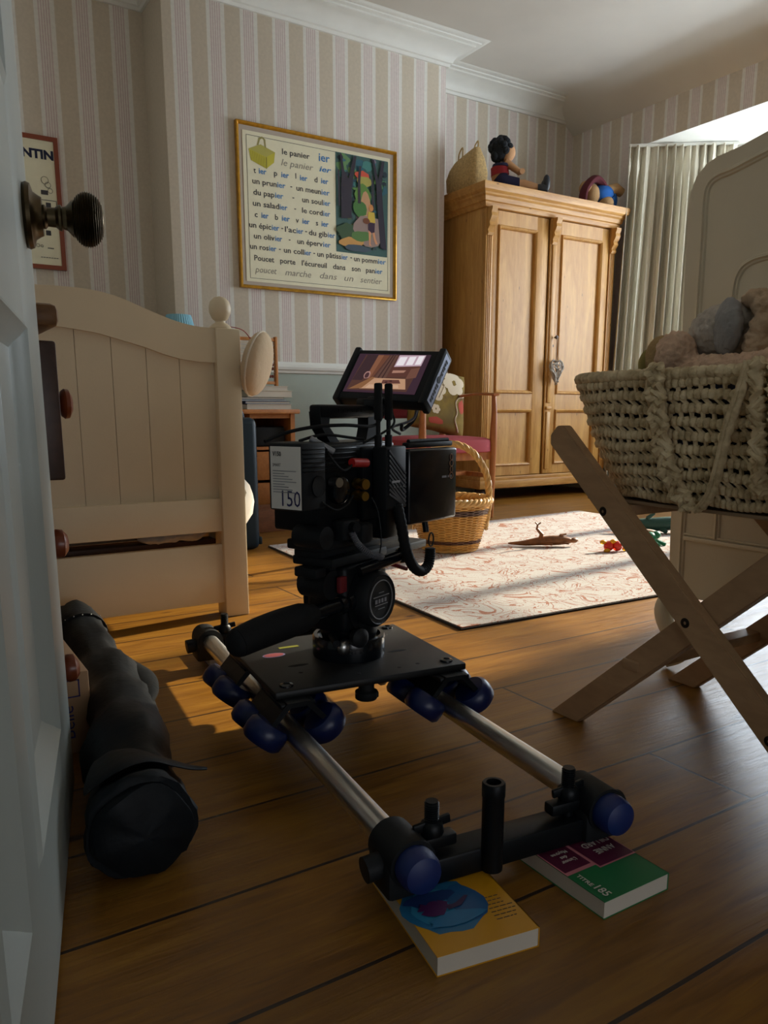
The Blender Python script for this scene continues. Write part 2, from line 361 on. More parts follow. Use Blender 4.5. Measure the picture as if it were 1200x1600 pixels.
# mouldings
COR = [(0, 2.735), (.014, 2.735), (.02, 2.75), (.03, 2.754), (.034, 2.768), (.05, 2.79), (.08, 2.815), (.12, 2.83), (.13, 2.832), (.132, 2.842), (.155, 2.846), (.158, 2.852), (.185, 2.853), (.2, 2.86), (0, 2.86)]
path = [(4.69, 4.73), (3.236, 4.73), (3.236, 4.40), (1.416, 4.40), (1.416, 4.73), (-.35, 4.73), (-.35, .38)]
MB().sweep(path, COR).build('trim_1', WHITE, kind='structure', smooth=25)
DAD = [(0, .825), (.012, .828), (.016, .84), (.026, .848), (.03, .862), (.022, .872), (.012, .878), (.008, .892), (0, .893)]
MB().sweep([(4.69, 4.73), (3.236, 4.73), (3.236, 4.40), (1.416, 4.40), (1.416, 4.73), (-.35, 4.73), (-.35, .38)], DAD).build('trim_2', WHITE, kind='structure', smooth=25)
BAS = [(0, 0), (.022, 0), (.022, .12), (.014, .135), (.008, .155), (0, .16)]
MB().sweep([(4.69, 4.15), (4.69, 4.73), (3.236, 4.73), (3.236, 4.40), (1.416, 4.40), (1.416, 4.73), (-.35, 4.73), (-.35, .38)], BAS).build('baseboard_back', WHITE, kind='structure', smooth=25)

# ------------------------------------------------------------------ door (open, beside the camera)
DM = frame((.203, 1.265, 0), 0); dD = Vector((.2234, .9747, 0)); dN = Vector((.9747, -.2234, 0))
DM = Matrix(((dN.x, -dD.x, 0, .203), (dN.y, -dD.y, 0, 1.265), (0, 0, 1, 0), (0, 0, 0, 1)))   # local: x out of the face, y from edge to hinge
b = MB(DM)
T = -.042
ys = (0, .235, .545, .665, .885)        # stile, panel, muntin, panel, stile ends
b.box(T, 0, 0, .225, .012, 2.02, .003); b.box(T, 0, .555, .655, .012, 2.02); b.box(T, 0, .80, .885, .012, 2.02)
for z0, z1 in ((.012, .185), (.705, .96), (1.86, 2.02)):
    b.box(T, 0, .225, .555, z0, z1); b.box(T, 0, .655, .80, z0, z1)
door = b.build('door_1', DOORP, kind='structure')
for y0, y1 in ((.225, .555), (.655, .80)):
    for z0, z1 in ((.185, .705), (.96, 1.86)):
        p = MB(DM); p.box(-.03, -.016, y0, y1, z0, z1)
        q = [(0, 0), (.008, .004), (.012, 0), (.018, -.004), (.026, -.012), (.034, -.017), (0, -.017)]
        R = []
        for cy, cz, sy, sz in ((y0, z0, 1, 1), (y1, z0, -1, 1), (y1, z1, -1, -1), (y0, z1, 1, -1)):
            R.append([Vector((h+.0, cy+sy*a, cz+sz*a)) for a, h in q])
        p.rings(R, closed=True); p.build('door_panel', DOORP, door, smooth=25)
k = MB(DM); kc = (.0, .075, .856); ax = (1, 0, 0)
k.lathe([(0, 0), (.04, 0), (.042, .004), (.04, .009), (.03, .012), (.026, .018), (.024, .022)], kc, ax, 40)
rose = k.build('door_handle', BRASS, door)
k = MB(DM)
prof = [(.018, .016), (.015, .022), (.0155, .025), (.012, .028), (.0125, .038), (.016, .042), (.0165, .045), (.014, .047), (.0155, .052), (.022, .058), (.024, .060)]
k.lathe(prof, kc, ax, 32)
N = 44; pr2 = []
for i in range(N+1):
    a = PI*i/N; rr = .035*math.sin(a)**.8; rr += .0012*(1 if i % 2 else -1)*(math.sin(a) > .35); pr2.append((max(rr, .004), .0785-.0215*math.cos(a)))
k.lathe(pr2, kc, ax, 40); k.build('knob', BRASS, rose, smooth=15)

# ------------------------------------------------------------------ pictures
def text_on(b, o, ex, ey, body, size, width=None, **k): b.text(body, size, onplane(o, ex, ey), width, **k)
FX, FZ, FY = 1.80, 1.31, 4.37
t = thing('framed_poster', 'large gilt framed French reading poster with lettering and a forest picture', 'poster', (2.325, 4.39, FZ-.015))
b = MB(); PR = [(0, 0), (0, .028), (.006, .03), (.016, .022), (.02, .012), (.02, 0)]
x0, x1, z0, z1 = FX-.005, FX+1.046, FZ-.015, FZ+.862
R = []
for cx, cz, sx, sz in ((x0, z0, 1, 1), (x1, z0, -1, 1), (x1, z1, -1, -1), (x0, z1, 1, -1)):
    R.append([Vector((cx+sx*a, 4.398-h, cz+sz*a)) for a, h in PR])
b.rings(R, closed=True); b.build('frame', GOLD, t, smooth=30)
MB().box(x0+.012, x1-.012, 4.382, 4.397, z0+.012, z1-.012).build('mount', MOUNT, t)
pr_ = MB(); pr_.box(FX+.033, FX+1.0, 4.379, 4.3815, FZ+.022, FZ+.818); PRN = pr_.build('printed_sheet', CARD, t)
Y0 = 4.378
EX, EZ = (1, 0, 0), (0, 0, 1)
b = MB(); lx0, lx1, lz0, lz1 = FX+.055, FX+.985, FZ+.04, FZ+.795
for q in ((lx0, lx1, lz0, lz0+.002), (lx0, lx1, lz1, lz1+.002), (lx0, lx0+.002, lz0, lz1), (lx1, lx1+.002, lz0, lz1)): b.box(q[0], q[1], Y0, Y0+.001, q[2], q[3])
LIN = [("le panier",.272,.729,.175),("ier*",.507,.73,.072),("le panier~",.265,.669,.205),("ier~*",.509,.674,.08),("t",.095,.604,.013),("ier*",.126,.605,.046),("p",.219,.607,.02),("ier*",.264,.606,.048),("l",.353,.611,.005),("ier*",.382,.607,.048),("d",.476,.61,.02),("ier*",.52,.61,.048),("un prun|ier",.085,.548,.202),("-",.319,.553,.012),("un meun|ier",.358,.548,.217),("du pap|ier",.089,.49,.184),("-",.331,.495,.012),("un soul|ier",.394,.49,.184),("un salad|ier",.084,.431,.213),("-",.341,.436,.012),("le cord|ier",.392,.431,.185),("c",.093,.372,.018),("ier*",.134,.372,.044),("b",.218,.372,.02),("ier*",.262,.372,.05),("v",.35,.372,.02),("ier*",.393,.372,.047),("s",.481,.372,.015),("ier*",.519,.372,.047),("un \u00e9pic|ier",.058,.314,.184),("-",.256,.32,.012),("l'ac|ier",.279,.314,.117),("-",.409,.32,.013),("du gib|ier",.434,.314,.175),("un oliv|ier",.085,.257,.174),("-",.302,.262,.011),("un \u00e9perv|ier",.357,.257,.22),("un ros|ier",.06,.199,.161),("-",.238,.204,.012),("un coll|ier",.269,.199,.177),("-",.461,.204,.012),("un p\u00e2tiss|ier",.488,.199,.207),("-",.714,.204,.013),("un pomm|ier",.74,.197,.23),("Poucet",.083,.138,.123),("porte",.244,.138,.098),("l'\u00e9cureuil",.384,.138,.166),("dans",.593,.138,.086),("son",.724,.138,.061),("pan|ier",.825,.138,.12),("poucet~",.086,.074,.135),("marche~",.275,.074,.169),("dans~",.502,.076,.117),("un~",.671,.076,.063),("sentier~",.784,.076,.158)]
bb = MB(); bg = MB()
for s_, x, z, wd in LIN:
    blue = '*' in s_; script = '~' in s_; s2 = s_.replace('*', '').replace('~', '')
    big = .062 if (z > .72 and blue) else .042
    if script and not blue: text_on(bg, (FX+x, Y0, FZ+z), EX, EZ, s2, .05, wd, shear=.25)
    elif blue: text_on(bb, (FX+x, Y0, FZ+z), EX, EZ, s2, big, wd, shear=.25 if script else 0, bold=.0008)
    elif '|' in s2:
        a, c = s2.split('|'); fa = (len(a))/(len(a)+2.35); text_on(b, (FX+x, Y0, FZ+z), EX, EZ, a, .042, wd*fa-.003, bold=.0006); text_on(bb, (FX+x+wd*fa+.001, Y0, FZ+z), EX, EZ, c, .042, wd*(1-fa), bold=.0006)
    else: text_on(b, (FX+x, Y0, FZ+z), EX, EZ, s2, .042, wd, bold=.0006)
b.build('black_lettering', INK, PRN, smooth=0, label='black printed words and ruled border'); bb.build('blue_lettering', INKB, PRN, smooth=0, label='blue printed syllables'); bg.build('grey_lettering', INKG, PRN, smooth=0, label='grey handwritten style words')
def flat(parent, name, items, base, y=Y0, ox=FX, oz=FZ):
    bmx = MB(); mats = []; cnt = 0; out = []
    for i, (poly, c) in enumerate(items):
        out.append((poly, c))
    b = MB(); ml = []
    for i, (poly, c) in enumerate(out):
        m = plain('print_%s_%d' % (name, i), srgb(*c), .8)
        ml.append(m); yy = y-.0001*(i+1)
        V = [b.v((ox+p[0], yy, oz+p[1])) for p in poly]; fc = b.face(V); fc.material_index = i
    return b.build(name, ml, parent, smooth=0, recalc=False)
def blob(cx, cz, rx, rz, n=14, j=.18, seed=1):
    rnd = random.Random(seed); return [(cx+rx*math.cos(2*PI*i/n)*(1+rnd.uniform(-j, j)), cz+rz*math.sin(2*PI*i/n)*(1+rnd.uniform(-j, j))) for i in range(n)]
A = [([(.617, .24), (.98, .24), (.985, .798), (.617, .798)], (64, 96, 92))]
for i in range(16):
    rnd = random.Random(i+40); A.append((blob(rnd.uniform(.65, .95), rnd.uniform(.62, .77), .035, .03, 12, .3, i), [(50, 98, 112), (70, 130, 124), (40, 76, 60), (100, 140, 90)][i % 4]))
for i in range(60):
    rnd = random.Random(i+400); x_, z_ = rnd.uniform(.635, .965), rnd.uniform(.27, .785); A.append((blob(x_, z_, rnd.uniform(.008, .022), rnd.uniform(.005, .018), 9, .35, i), [(40, 70, 84), (84, 130, 90), (60, 104, 116), (120, 110, 130), (96, 140, 76), (36, 52, 60)][i % 6] if z_ > .45 else [(110, 120, 90), (84, 100, 70), (150, 124, 110), (60, 76, 80), (120, 104, 110)][i % 5]))
A += [(blob(.80, .69, .05, .025, 12, .2, 3), (206, 84, 62)), (blob(.81, .655, .05, .03, 12, .2, 5), (170, 164, 84)), (blob(.80, .58, .055, .06, 12, .2, 6), (96, 136, 62)), (blob(.82, .52, .035, .08, 12, .15, 6), (196, 150, 110)),
      (blob(.78, .50, .055, .05, 12, .2, 8), (74, 120, 60)), (blob(.70, .36, .08, .05, 14, .2, 9), (64, 88, 60)), (blob(.84, .38, .1, .09, 14, .15, 10), (150, 128, 120)), (blob(.72, .30, .085, .03, 14, .15, 11), (200, 150, 84)), (blob(.76, .27, .1, .02, 14, .15, 12), (70, 84, 96)),
      (blob(.79, .345, .07, .03, 12, .2, 17), (88, 124, 66))]
A += [([(.649, .43), (.72, .44), (.722, .60), (.757, .79), (.738, .79), (.70, .66), (.672, .70), (.655, .79), (.643, .79), (.655, .68), (.648, .6)], (52, 46, 56)),
      ([(.925, .29), (.97, .28), (.945, .52), (.934, .66), (.955, .79), (.935, .79), (.91, .68), (.88, .79), (.866, .79), (.895, .65), (.905, .5)], (50, 46, 58)),
      ([(.765, .53), (.785, .53), (.782, .65), (.79, .74), (.775, .74), (.765, .65)], (58, 52, 60)), ([(.865, .5), (.88, .5), (.876, .62), (.872, .7), (.862, .7)], (58, 52, 60)), ([(.63, .5), (.642, .5), (.638, .7), (.628, .7)], (58, 52, 60))]
A += [([(.838, .40), (.86, .40), (.853, .305), (.862, .295), (.843, .295)], (214, 152, 110)), ([(.86, .40), (.877, .40), (.89, .34), (.905, .31), (.89, .305), (.876, .335)], (214, 152, 110)), ([(.835, .435), (.885, .435), (.882, .375), (.86, .37), (.836, .385)], (60, 40, 60)),
      ([(.838, .49), (.882, .49), (.888, .43), (.832, .43)], (206, 176, 70)), (blob(.858, .513, .016, .021, 12, .03, 2), (206, 140, 80)), (blob(.824, .435, .025, .018, 12, .05, 2), (120, 70, 44))]
flat(PRN, 'forest_picture', A, None)
Bk = [([(.068, .725), (.14, .758), (.228, .73), (.172, .697)], (176, 168, 84)), ([(.068, .725), (.172, .697), (.228, .73), (.22, .675), (.172, .636), (.08, .668)], (190, 180, 60)),
      ([(.118, .75), (.128, .752), (.138, .782), (.15, .79), (.162, .782), (.166, .745), (.174, .745), (.17, .788), (.15, .80), (.13, .79)], (150, 142, 84)), ([(.172, .697), (.176, .697), (.176, .636), (.172, .636)], (110, 104, 40))]
for i in range(9): Bk.append(([(.078+.0105*i, .719-.003*i), (.0795+.0105*i, .719-.003*i), (.087+.0098*i, .664-.0032*i), (.0855+.0098*i, .664-.0032*i)], (132, 124, 40)))
flat(PRN, 'basket_picture', Bk, None)

t = thing('framed_comic_poster', 'tall narrow poster in a red-brown wood frame behind the bronze doorknob', 'poster', (.62, 4.72, 1.35))
b = MB(); x0, x1, z0, z1 = .32, .926, 1.352, 2.017; R = []
for cx, cz, sx, sz in ((x0, z0, 1, 1), (x1, z0, -1, 1), (x1, z1, -1, -1), (x0, z1, 1, -1)):
    R.append([Vector((cx+sx*a, 4.728-h, cz+sz*a)) for a, h in [(0, 0), (0, .022), (.022, .022), (.024, .01), (.024, 0)]])
b.rings(R, closed=True); b.build('frame', plain('red_brown_frame', srgb(132, 62, 34), .4), t, smooth=30)
sh = MB().box(.33, .916, 4.712, 4.727, 1.36, 2.01).build('printed_sheet', CARD, t)
b = MB(); text_on(b, (.688, 4.711, 1.905), EX, EZ, 'TINTIN', .060, .212, bold=.003); b.build('lettering', plain('navy_ink', srgb(24, 30, 60), .8), sh, smooth=0)
# plain marks: puff of smoke, a box, little rings, small print
b = MB()
for cx, cz, rr in ((.848, 1.80, .018), (.862, 1.778, .014), (.872, 1.75, .012), (.79, 1.47, .008), (.81, 1.468, .006)):
    b.tube([(cx+rr*math.cos(a), 4.7105, cz+rr*math.sin(a)) for a in [2*PI*i/16 for i in range(16)]], .0009, 4, closed=True)
for q in ((.81, .90, 1.70, 1.703), (.81, .90, 1.64, 1.643), (.81, .813, 1.64, 1.70), (.897, .90, 1.64, 1.70), (.845, .87, 1.655, 1.69), (.825, .86, 1.728, 1.75), (.835, .86, 1.525, 1.55)): b.box(q[0], q[1], 4.7103, 4.711, q[2], q[3])
for i in range(7): b.box(.80+.013*i, .81+.013*i, 4.7103, 4.711, 1.410, 1.413)
for i in range(4): b.box(.838+.008*i, .844+.008*i, 4.7103, 4.711, 1.458, 1.463)
b.build('drawn_marks', INK, sh, smooth=0)

# ------------------------------------------------------------------ wardrobe
t = thing('pine_wardrobe', 'tall antique pine double wardrobe with moulded cornice and panelled doors', 'wardrobe', (3.94, 4.38, 0))
WX0, WX1, WY0, WY1 = 3.345, 4.525, 4.105, 4.69
MB().box(WX0, WX1, WY0+.03, WY1, .135, 1.87, .003).build('body', PINE, t)
CP = [(0, 1.865), (.012, 1.868), (.02, 1.885), (.02, 1.895), (.03, 1.90), (.034, 1.925), (.045, 1.935), (.045, 1.945), (.06, 1.958), (.066, 1.978), (.066, 2.0), (-.1, 2.0), (-.1, 1.865)]
CP = [(a, z) for a, z in CP]
MB().sweep([(WX0, WY1), (WX0, WY0), (WX1, WY0), (WX1, WY1)], [(-a, z) for a, z in CP]).build('cornice', PINEH, t, smooth=25)
MB().box(WX0-.05, WX1+.05, WY0-.05, WY1, 1.985, 1.999).build('top_board', PINEH, t)
b = MB(); b.box(WX0-.01, WX1+.01, WY0-.015, WY1, .085, .14, .006).box(WX0-.004, WX1+.004, WY0-.006, WY1, .135, .165, .004); b.build('plinth', PINEH, t)
for x in (WX0+.06, WX1-.06):
    for y in (WY0+.07, WY1-.07): MB().lathe([(.035, 0), (.045, .02), (.04, .06), (.03, .085)], (x, y, 0), (0, 0, 1), 16).build('foot', DARKW, t)
def panel(b, x0, x1, z0, z1, y, w_=.022):
    q = [(0, 0), (0, -.006), (.006, -.012), (.012, -.008), (.018, -.002), (w_, .012), (w_, .016), (0, .016)]; R = []
    for cx, cz, sx, sz in ((x0, z0, 1, 1), (x1, z0, -1, 1), (x1, z1, -1, -1), (x0, z1, 1, -1)): R.append([Vector((cx+sx*a, y+h, cz+sz*a)) for a, h in q])
    b.rings(R, closed=True)
mid = 3.945
for x0, x1, pnx0, pnx1 in ((WX0+.065, mid-.055, 3.455, 3.79), (mid+.025, WX1-.055, 4.01, 4.405)):
    d = MB(); y0, y1 = WY0+.006, WY0+.03
    d.box(x0, pnx0, y0, y1, .17, 1.86, .002).box(pnx1, x1, y0, y1, .17, 1.86, .002)
    for z0, z1 in ((.17, .235), (.615, .72), (1.775, 1.86)): d.box(pnx0, pnx1, y0, y1, z0, z1)
    door_ = d.build('door', PINE, t)
    for z0, z1 in ((.235, .615), (.72, 1.775)):
        p = MB(); p.box(pnx0, pnx1, y0+.014, y1+.002, z0, z1); panel(p, pnx0, pnx1, z0, z1, y0); p.build('door_panel', PINE, door_, smooth=25)
b = MB(); b.box(WX0, WX0+.06, WY0-.004, WY0+.03, .165, 1.865, .003)
for x in (.014, .028, .042): b.box(WX0+x, WX0+x+.006, WY0-.008, WY0, .19, 1.7, .002)
b.build('pilaster', PINE, t)
b = MB(); b.box(WX1-.05, WX1, WY0-.004, WY0+.03, .165, 1.865, .003)
for x in (.012, .026): b.box(WX1-.05+x, WX1-.05+x+.006, WY0-.008, WY0, .19, 1.7, .002)
b.build('pilaster', PINE, t)
b = MB(); b.box(mid-.045, mid+.022, WY0-.006, WY0+.012, .17, 1.865, .004).box(mid-.03, mid+.006, WY0-.016, WY0, .2, .6, .006).box(mid-.03, mid+.006, WY0-.016, WY0, .66, 1.7, .006)
b.box(mid-.036, mid+.012, WY0-.02, WY0, .615, .635, .004); b.build('cover_strip', PINE, t)
for x in (WX0+.03, mid-.012, WX1-.025):
    pf = [(0, 1.70), (.012, 1.70), (.02, 1.715), (.014, 1.73), (.024, 1.745), (.034, 1.755), (.028, 1.775), (.04, 1.79), (.05, 1.81), (.045, 1.83), (.055, 1.85), (.055, 1.865), (0, 1.865)]
    b = MB(); b.prism([(-a, z) for a, z in pf], (x-.022, WY0, 0), (0, 1, 0), (0, 0, 1), (.044, 0, 0)); b.build('corbel', PINE, t, smooth=25)
MB().lathe([(.006, 0), (.006, .012), (.013, .016), (.013, .024), (.004, .028)], (3.963, WY0-.016, 1.10), (0, -1, 0), 16).build('knob', DARKW, t)
MB().lathe([(.009, 0), (.009, .004), (.004, .006)], (3.955, WY0-.006, 1.045), (0, -1, 0), 12).build('keyhole_plate', DARKW, t)
# wicker heart hanging from the knob
t = thing('wicker_heart', 'small grey wicker heart hanging on the wardrobe door knob', 'ornament', (3.962, 4.06, .81))
b = MB(); hp = []
for i in range(48):
    a = 2*PI*i/48; hp.append((.060*(16*math.sin(a)**3)/16, .080*(13*math.cos(a)-5*math.cos(2*a)-2*math.cos(3*a)-math.cos(4*a))/14-.03))
HW = plain('grey_willow', srgb(176, 168, 158), .8, var=.2, nscale=60)
rn = random.Random(3)
for k_ in range(3): b.tube([(3.962+x*(1-.06*k_), 4.06+.008*math.sin(i*.9+k_*2), .91+z*(1-.06*k_)) for i, (x, z) in enumerate(hp)], .0045, 6, closed=True)
for k_ in range(26):
    i, j = rn.randrange(48), rn.randrange(48)
    p, q = hp[i], hp[j]; yy = rn.uniform(-.022, .006)
    b.tube([(3.962+p[0]*.95, 4.062, .91+p[1]*.95), (3.962+(p[0]+q[0])/2, 4.06+yy-.012, .91+(p[1]+q[1])/2), (3.962+q[0]*.95, 4.062, .91+q[1]*.95)], .004, 5)
b.build('woven_heart', HW, t)
MB().tube(cr([(3.962, 4.06, .945), (3.952, 4.056, 1.0), (3.963, 4.062, 1.1), (3.972, 4.056, 1.0), (3.962, 4.06, .945)]), .0018, 5).build('hanging_loop', plain('pale_ribbon', srgb(190, 176, 160), .8), t)

# ------------------------------------------------------------------ on top of the wardrobe
STRAW = plain('straw_weave', srgb(182, 152, 100), .85, var=.25, nscale=80, bump=.6, bscale=150)
t = thing('straw_bag', 'small woven straw bag on the left end of the wardrobe top', 'bag', (3.40, 4.40, 2.0))
b = MB()
R = []
for z, hx, hy, sl in ((2.0, .058, .14, 0), (2.03, .070, .155, 0), (2.10, .074, .16, 0), (2.17, .058, .14, .0), (2.225, .026, .12, 0)):
    ring = []
    for j in range(32):
        a = 2*PI*j/32; c_, s_ = math.cos(a), math.sin(a)
        px = hx*math.copysign(abs(c_)**.5, c_); py = hy*math.copysign(abs(s_)**.4, s_)
        ring.append((3.375+px, 4.35+py, z+(.06*(-py/.17) if z > 2.1 else 0)*(z-2.1)/.1*.5))
    R.append(ring)
b.rings(R); b.build('body', STRAW, t)
for y in (4.26, 4.42): MB().tube(cr([(3.375, y-.02, 2.21), (3.38, y-.02, 2.27), (3.39, y, 2.295), (3.38, y+.02, 2.26), (3.375, y+.02, 2.20)]), .005, 6).build('handle', STRAW, t)
SKIN = plain('tan_knit', srgb(196, 150, 108), .9, bump=.4, bscale=160); DK = plain('black_yarn', srgb(22, 26, 32), .95, bump=.6, bscale=90)
t = thing('seated_rag_doll', 'seated knitted doll with dark hair behind the straw bag on the wardrobe', 'doll', (3.62, 4.37, 2.0))
b = MB(); b.ell((3.60, 4.38, 2.12), .05, .05, .075).ell((3.635, 4.34, 2.255), .05, .05, .055).tube([(3.62, 4.34, 2.2), (3.69, 4.28, 2.13), (3.66, 4.22, 2.12)], [.022, .02, .018], 10).tube([(3.6, 4.4, 2.2), (3.70, 4.38, 2.19), (3.73, 4.33, 2.15)], [.022, .02, .02], 10)
b.tube([(3.62, 4.36, 2.05), (3.72, 4.27, 2.055), (3.80, 4.21, 2.03)], [.042, .034, .026], 12).tube([(3.60, 4.40, 2.05), (3.76, 4.36, 2.04), (3.86, 4.30, 2.03)], [.04, .032, .026], 12); b.build('body', SKIN, t)
b = MB(); rn = random.Random(5)
for i in range(46):
    d = Vector((rn.gauss(0, 1), rn.gauss(0, 1), rn.gauss(.5, 1))).normalized(); c_ = Vector((3.60, 4.37, 2.275))+d*.062
    b.ell(c_, .026, .026, .026, 8, ring=6)
b.ell((3.60, 4.37, 2.275), .07, .07, .07); b.build('hair', DK, t)
MB().tube([(3.60, 4.38, 2.17), (3.605, 4.375, 2.12)], [(.056, .056), (.06, .06)], 20).build('top', plain('red_wool', srgb(150, 36, 44), .9), t)
MB().tube([(3.605, 4.37, 2.185), (3.605, 4.37, 2.168)], [(.054, .054), (.058, .058)], 20).build('collar', plain('navy_wool', srgb(26, 26, 60), .9), t)
MB().tube([(3.60, 4.385, 2.10), (3.63, 4.35, 2.055), (3.70, 4.29, 2.055)], [.062, .066, .045], 16).build('shorts', plain('navy_wool', srgb(26, 26, 60), .9), t)
for (a, c_) in (((3.79, 4.215, 2.03), (3.835, 4.18, 2.03)), ((3.85, 4.30, 2.03), (3.90, 4.27, 2.03))):
    d = (Vector(c_)-Vector(a)); b = MB(); b.tube([a, Vector(a)+d*.6, c_], [.028, .03, .026], 12); b.ell(Vector(c_)+Vector((.0, 0, .03)), .025, .025, .055, 12); b.build('boot', plain('black_boot', srgb(30, 34, 40), .5), t)
t.location += Vector((-.01, -.10, .004))
t = thing('slumped_soft_toy', 'soft toy in a blue top slumped head down at the wardrobe top right end', 'soft toy', (4.40, 4.30, 2.0))
BX, BY = 4.42, 4.22
b = MB(); b.ell((4.37, 4.24, 2.075), .05, .05, .055).ell((4.33, 4.25, 2.105), .035, .04, .04).ell((4.455, 4.20, 2.035), .045, .04, .035).tube([(4.46, 4.22, 2.10), (4.53, 4.20, 2.12), (4.57, 4.19, 2.10)], [.03, .03, .025], 12); b.build('body', plain('tan_plush', srgb(176, 140, 96), .95, bump=.5, bscale=120), t)
b = MB(); b.ell((4.45, 4.23, 2.085), .075, .06, .05).ell((4.51, 4.22, 2.055), .04, .04, .055); b.build('blue_top', plain('blue_felt', srgb(28, 92, 168), .9, bump=.3), t)
MB().tube(cr([(4.28, 4.22, 2.01), (4.29, 4.22, 2.08), (4.335, 4.22, 2.135), (4.38, 4.22, 2.155), (4.43, 4.22, 2.135), (4.46, 4.215, 2.09)]), [(.02, .03)]*41, 10).build('hood', plain('maroon_felt', srgb(84, 26, 34), .9, bump=.3), t)

t.scale = (1.2, 1.2, 1.25); t.location.y -= .03
# ------------------------------------------------------------------ curtain
t = thing('curtain', 'long cream pinch pleated curtain drawn back at the bay window', 'curtain', (4.88, 3.92, 0))
CUR = plain('cream_curtain_fabric', srgb(206, 200, 182), .85, var=.03, nscale=3, bump=.1, bscale=300)
b = MB(); P0, P1 = Vector((4.615, 4.11, 0)), Vector((5.20, 3.665, 0)); dv = (P1-P0); nv = Vector((dv.y, -dv.x, 0)).normalized()
if nv.y > 0: nv = -nv
NX, NZ, Np = 260, 34, 13
grid = []
for k_ in range(NZ+1):
    z = .015+(2.415-.015)*k_/NZ; row = []
    tz = k_/NZ
    for i in range(NX+1):
        s_ = i/NX; ph = s_*Np*2*PI
        pin = math.exp(-((z-2.27)/.03)**2)
        amp = .036*(1-.35*pin)*(.55+.45*min(1, max(0, (2.27-z)/.25)) if z < 2.27 else .6)*(1+.45*math.sin(s_*17+1))
        wv = math.sin(ph+1.3*math.sin(3*s_*PI+tz*1.2))+.35*math.sin(2*ph+tz*1.5+2*s_)
        gather = .011*math.sin(ph)*pin
        lean = -.05*(1-tz)*(1-s_)*1.6
        p = P0+dv*(s_+gather/dv.length+lean)+nv*(amp*wv+.03)
        row.append(b.v((p.x, p.y, z)))
    grid.append(row)
for k_ in range(NZ):
    for i in range(NX): b.face([grid[k_][i], grid[k_][i+1], grid[k_+1][i+1], grid[k_+1][i]])
cu_ = b.build('fabric', CUR, t, smooth=180, recalc=False); sm = cu_.modifiers.new('s', 'SOLIDIFY'); sm.thickness = .003
MB().beam(P0+Vector((0, 0, 2.418))+nv*.03, P1+Vector((0, 0, 2.418))+nv*.03, .03, .018).build('curtain_track', WHITE, t)

# ------------------------------------------------------------------ rug
b = MB(); q = [(1.307, 1.667), (3.45, 1.60), (3.52, 3.37), (1.41, 3.21)]
b.prism(q, (0, 0, 0), (1, 0, 0), (0, 1, 0), (0, 0, .009)); rg = b.build('patterned_rug', RUGM); tag(rg, 'cream rug with rust red scrolling flower pattern on the floorboards', 'rug')
b = MB(); cx, cy = 2.42, 2.46
b.prism([(cx+(x-cx)*1.004, cy+(y-cy)*1.004) for x, y in q], (0, 0, 0), (1, 0, 0), (0, 1, 0), (0, 0, .006)); b.build('dark_edge', plain('rug_backing', srgb(34, 30, 34), .9), rg)

# ------------------------------------------------------------------ bed
t = thing('child_bed', 'cream painted wooden bed with arched panelled footboard and ball topped post', 'bed', (.40, 3.1, 0))
def post(x):
    b = MB(); b.box(x, x+.072, 2.15, 2.222, 0, .828, .004); p = b.build('post', CREAM, t)
    MB().lathe([(.03, .828), (.031, .832), (.024, .84), (.014, .846), (.014, .85), (.022, .856), (.0295, .872), (.031, .885), (.027, .902), (.016, .913), (.002, .917)], (x+.036-.008, 2.186, 0), (0, 0, 1), 32).build('ball_finial', CREAM, p)
post(.803); post(-.085)
pts = [(.803, .828), (.76, .829), (.72, .835), (.684, .844), (.645, .857), (.609, .870), (.57, .885), (.537, .895), (.50, .903), (.459, .907), (.40, .908), (.359, .907)]
full = [(x, z) for x, z in pts]+[(.718-x, z) for x, z in pts[::-1][1:]]
inn = [(.803, .735), (.76, .735), (.705, .741), (.66, .752), (.615, .767), (.57, .779), (.53, .789), (.49, .799), (.444, .805), (.40, .81), (.359, .811)]
inf = [(x, z) for x, z in inn]+[(.718-x, z) for x, z in inn[::-1][1:]]
b = MB(); poly = full+inf[::-1]
A0 = [b.v((x, 2.165, z)) for x, z in full]; A1 = [b.v((x, 2.165, z)) for x, z in inf]
# strip between outline and inner curve
def strip(b, U, Lw, y0, y1):
    m = 60
    def samp(P, tt):
        xs = [p[0] for p in P]; x = P[0][0]+(P[-1][0]-P[0][0])*tt
        for i in range(len(P)-1):
            if (P[i][0]-x)*(P[i+1][0]-x) <= 1e-9:
                d = P[i+1][0]-P[i][0]; k = 0 if abs(d) < 1e-9 else (x-P[i][0])/d; return (x, P[i][1]+(P[i+1][1]-P[i][1])*k)
        return P[-1]
    R = []
    for i in range(m+1):
        a, c = samp(U, i/m), samp(Lw, i/m); R.append([(a[0], y0, a[1]), (a[0], y1, a[1]), (c[0], y1, c[1]), (c[0], y0, c[1])])
    b.rings(R)
b.bm.clear(); strip(b, full, inf, 2.162, 2.196); b.build('arched_top_rail', CREAM, t, smooth=30)
MB().box(-.02, .81, 2.162, 2.196, .257, .353, .002).build('middle_rail', CREAM, t)
MB().box(-.02, .81, 2.166, 2.19, .043, .218, .002).build('bottom_board', CREAM, t)
b = MB()
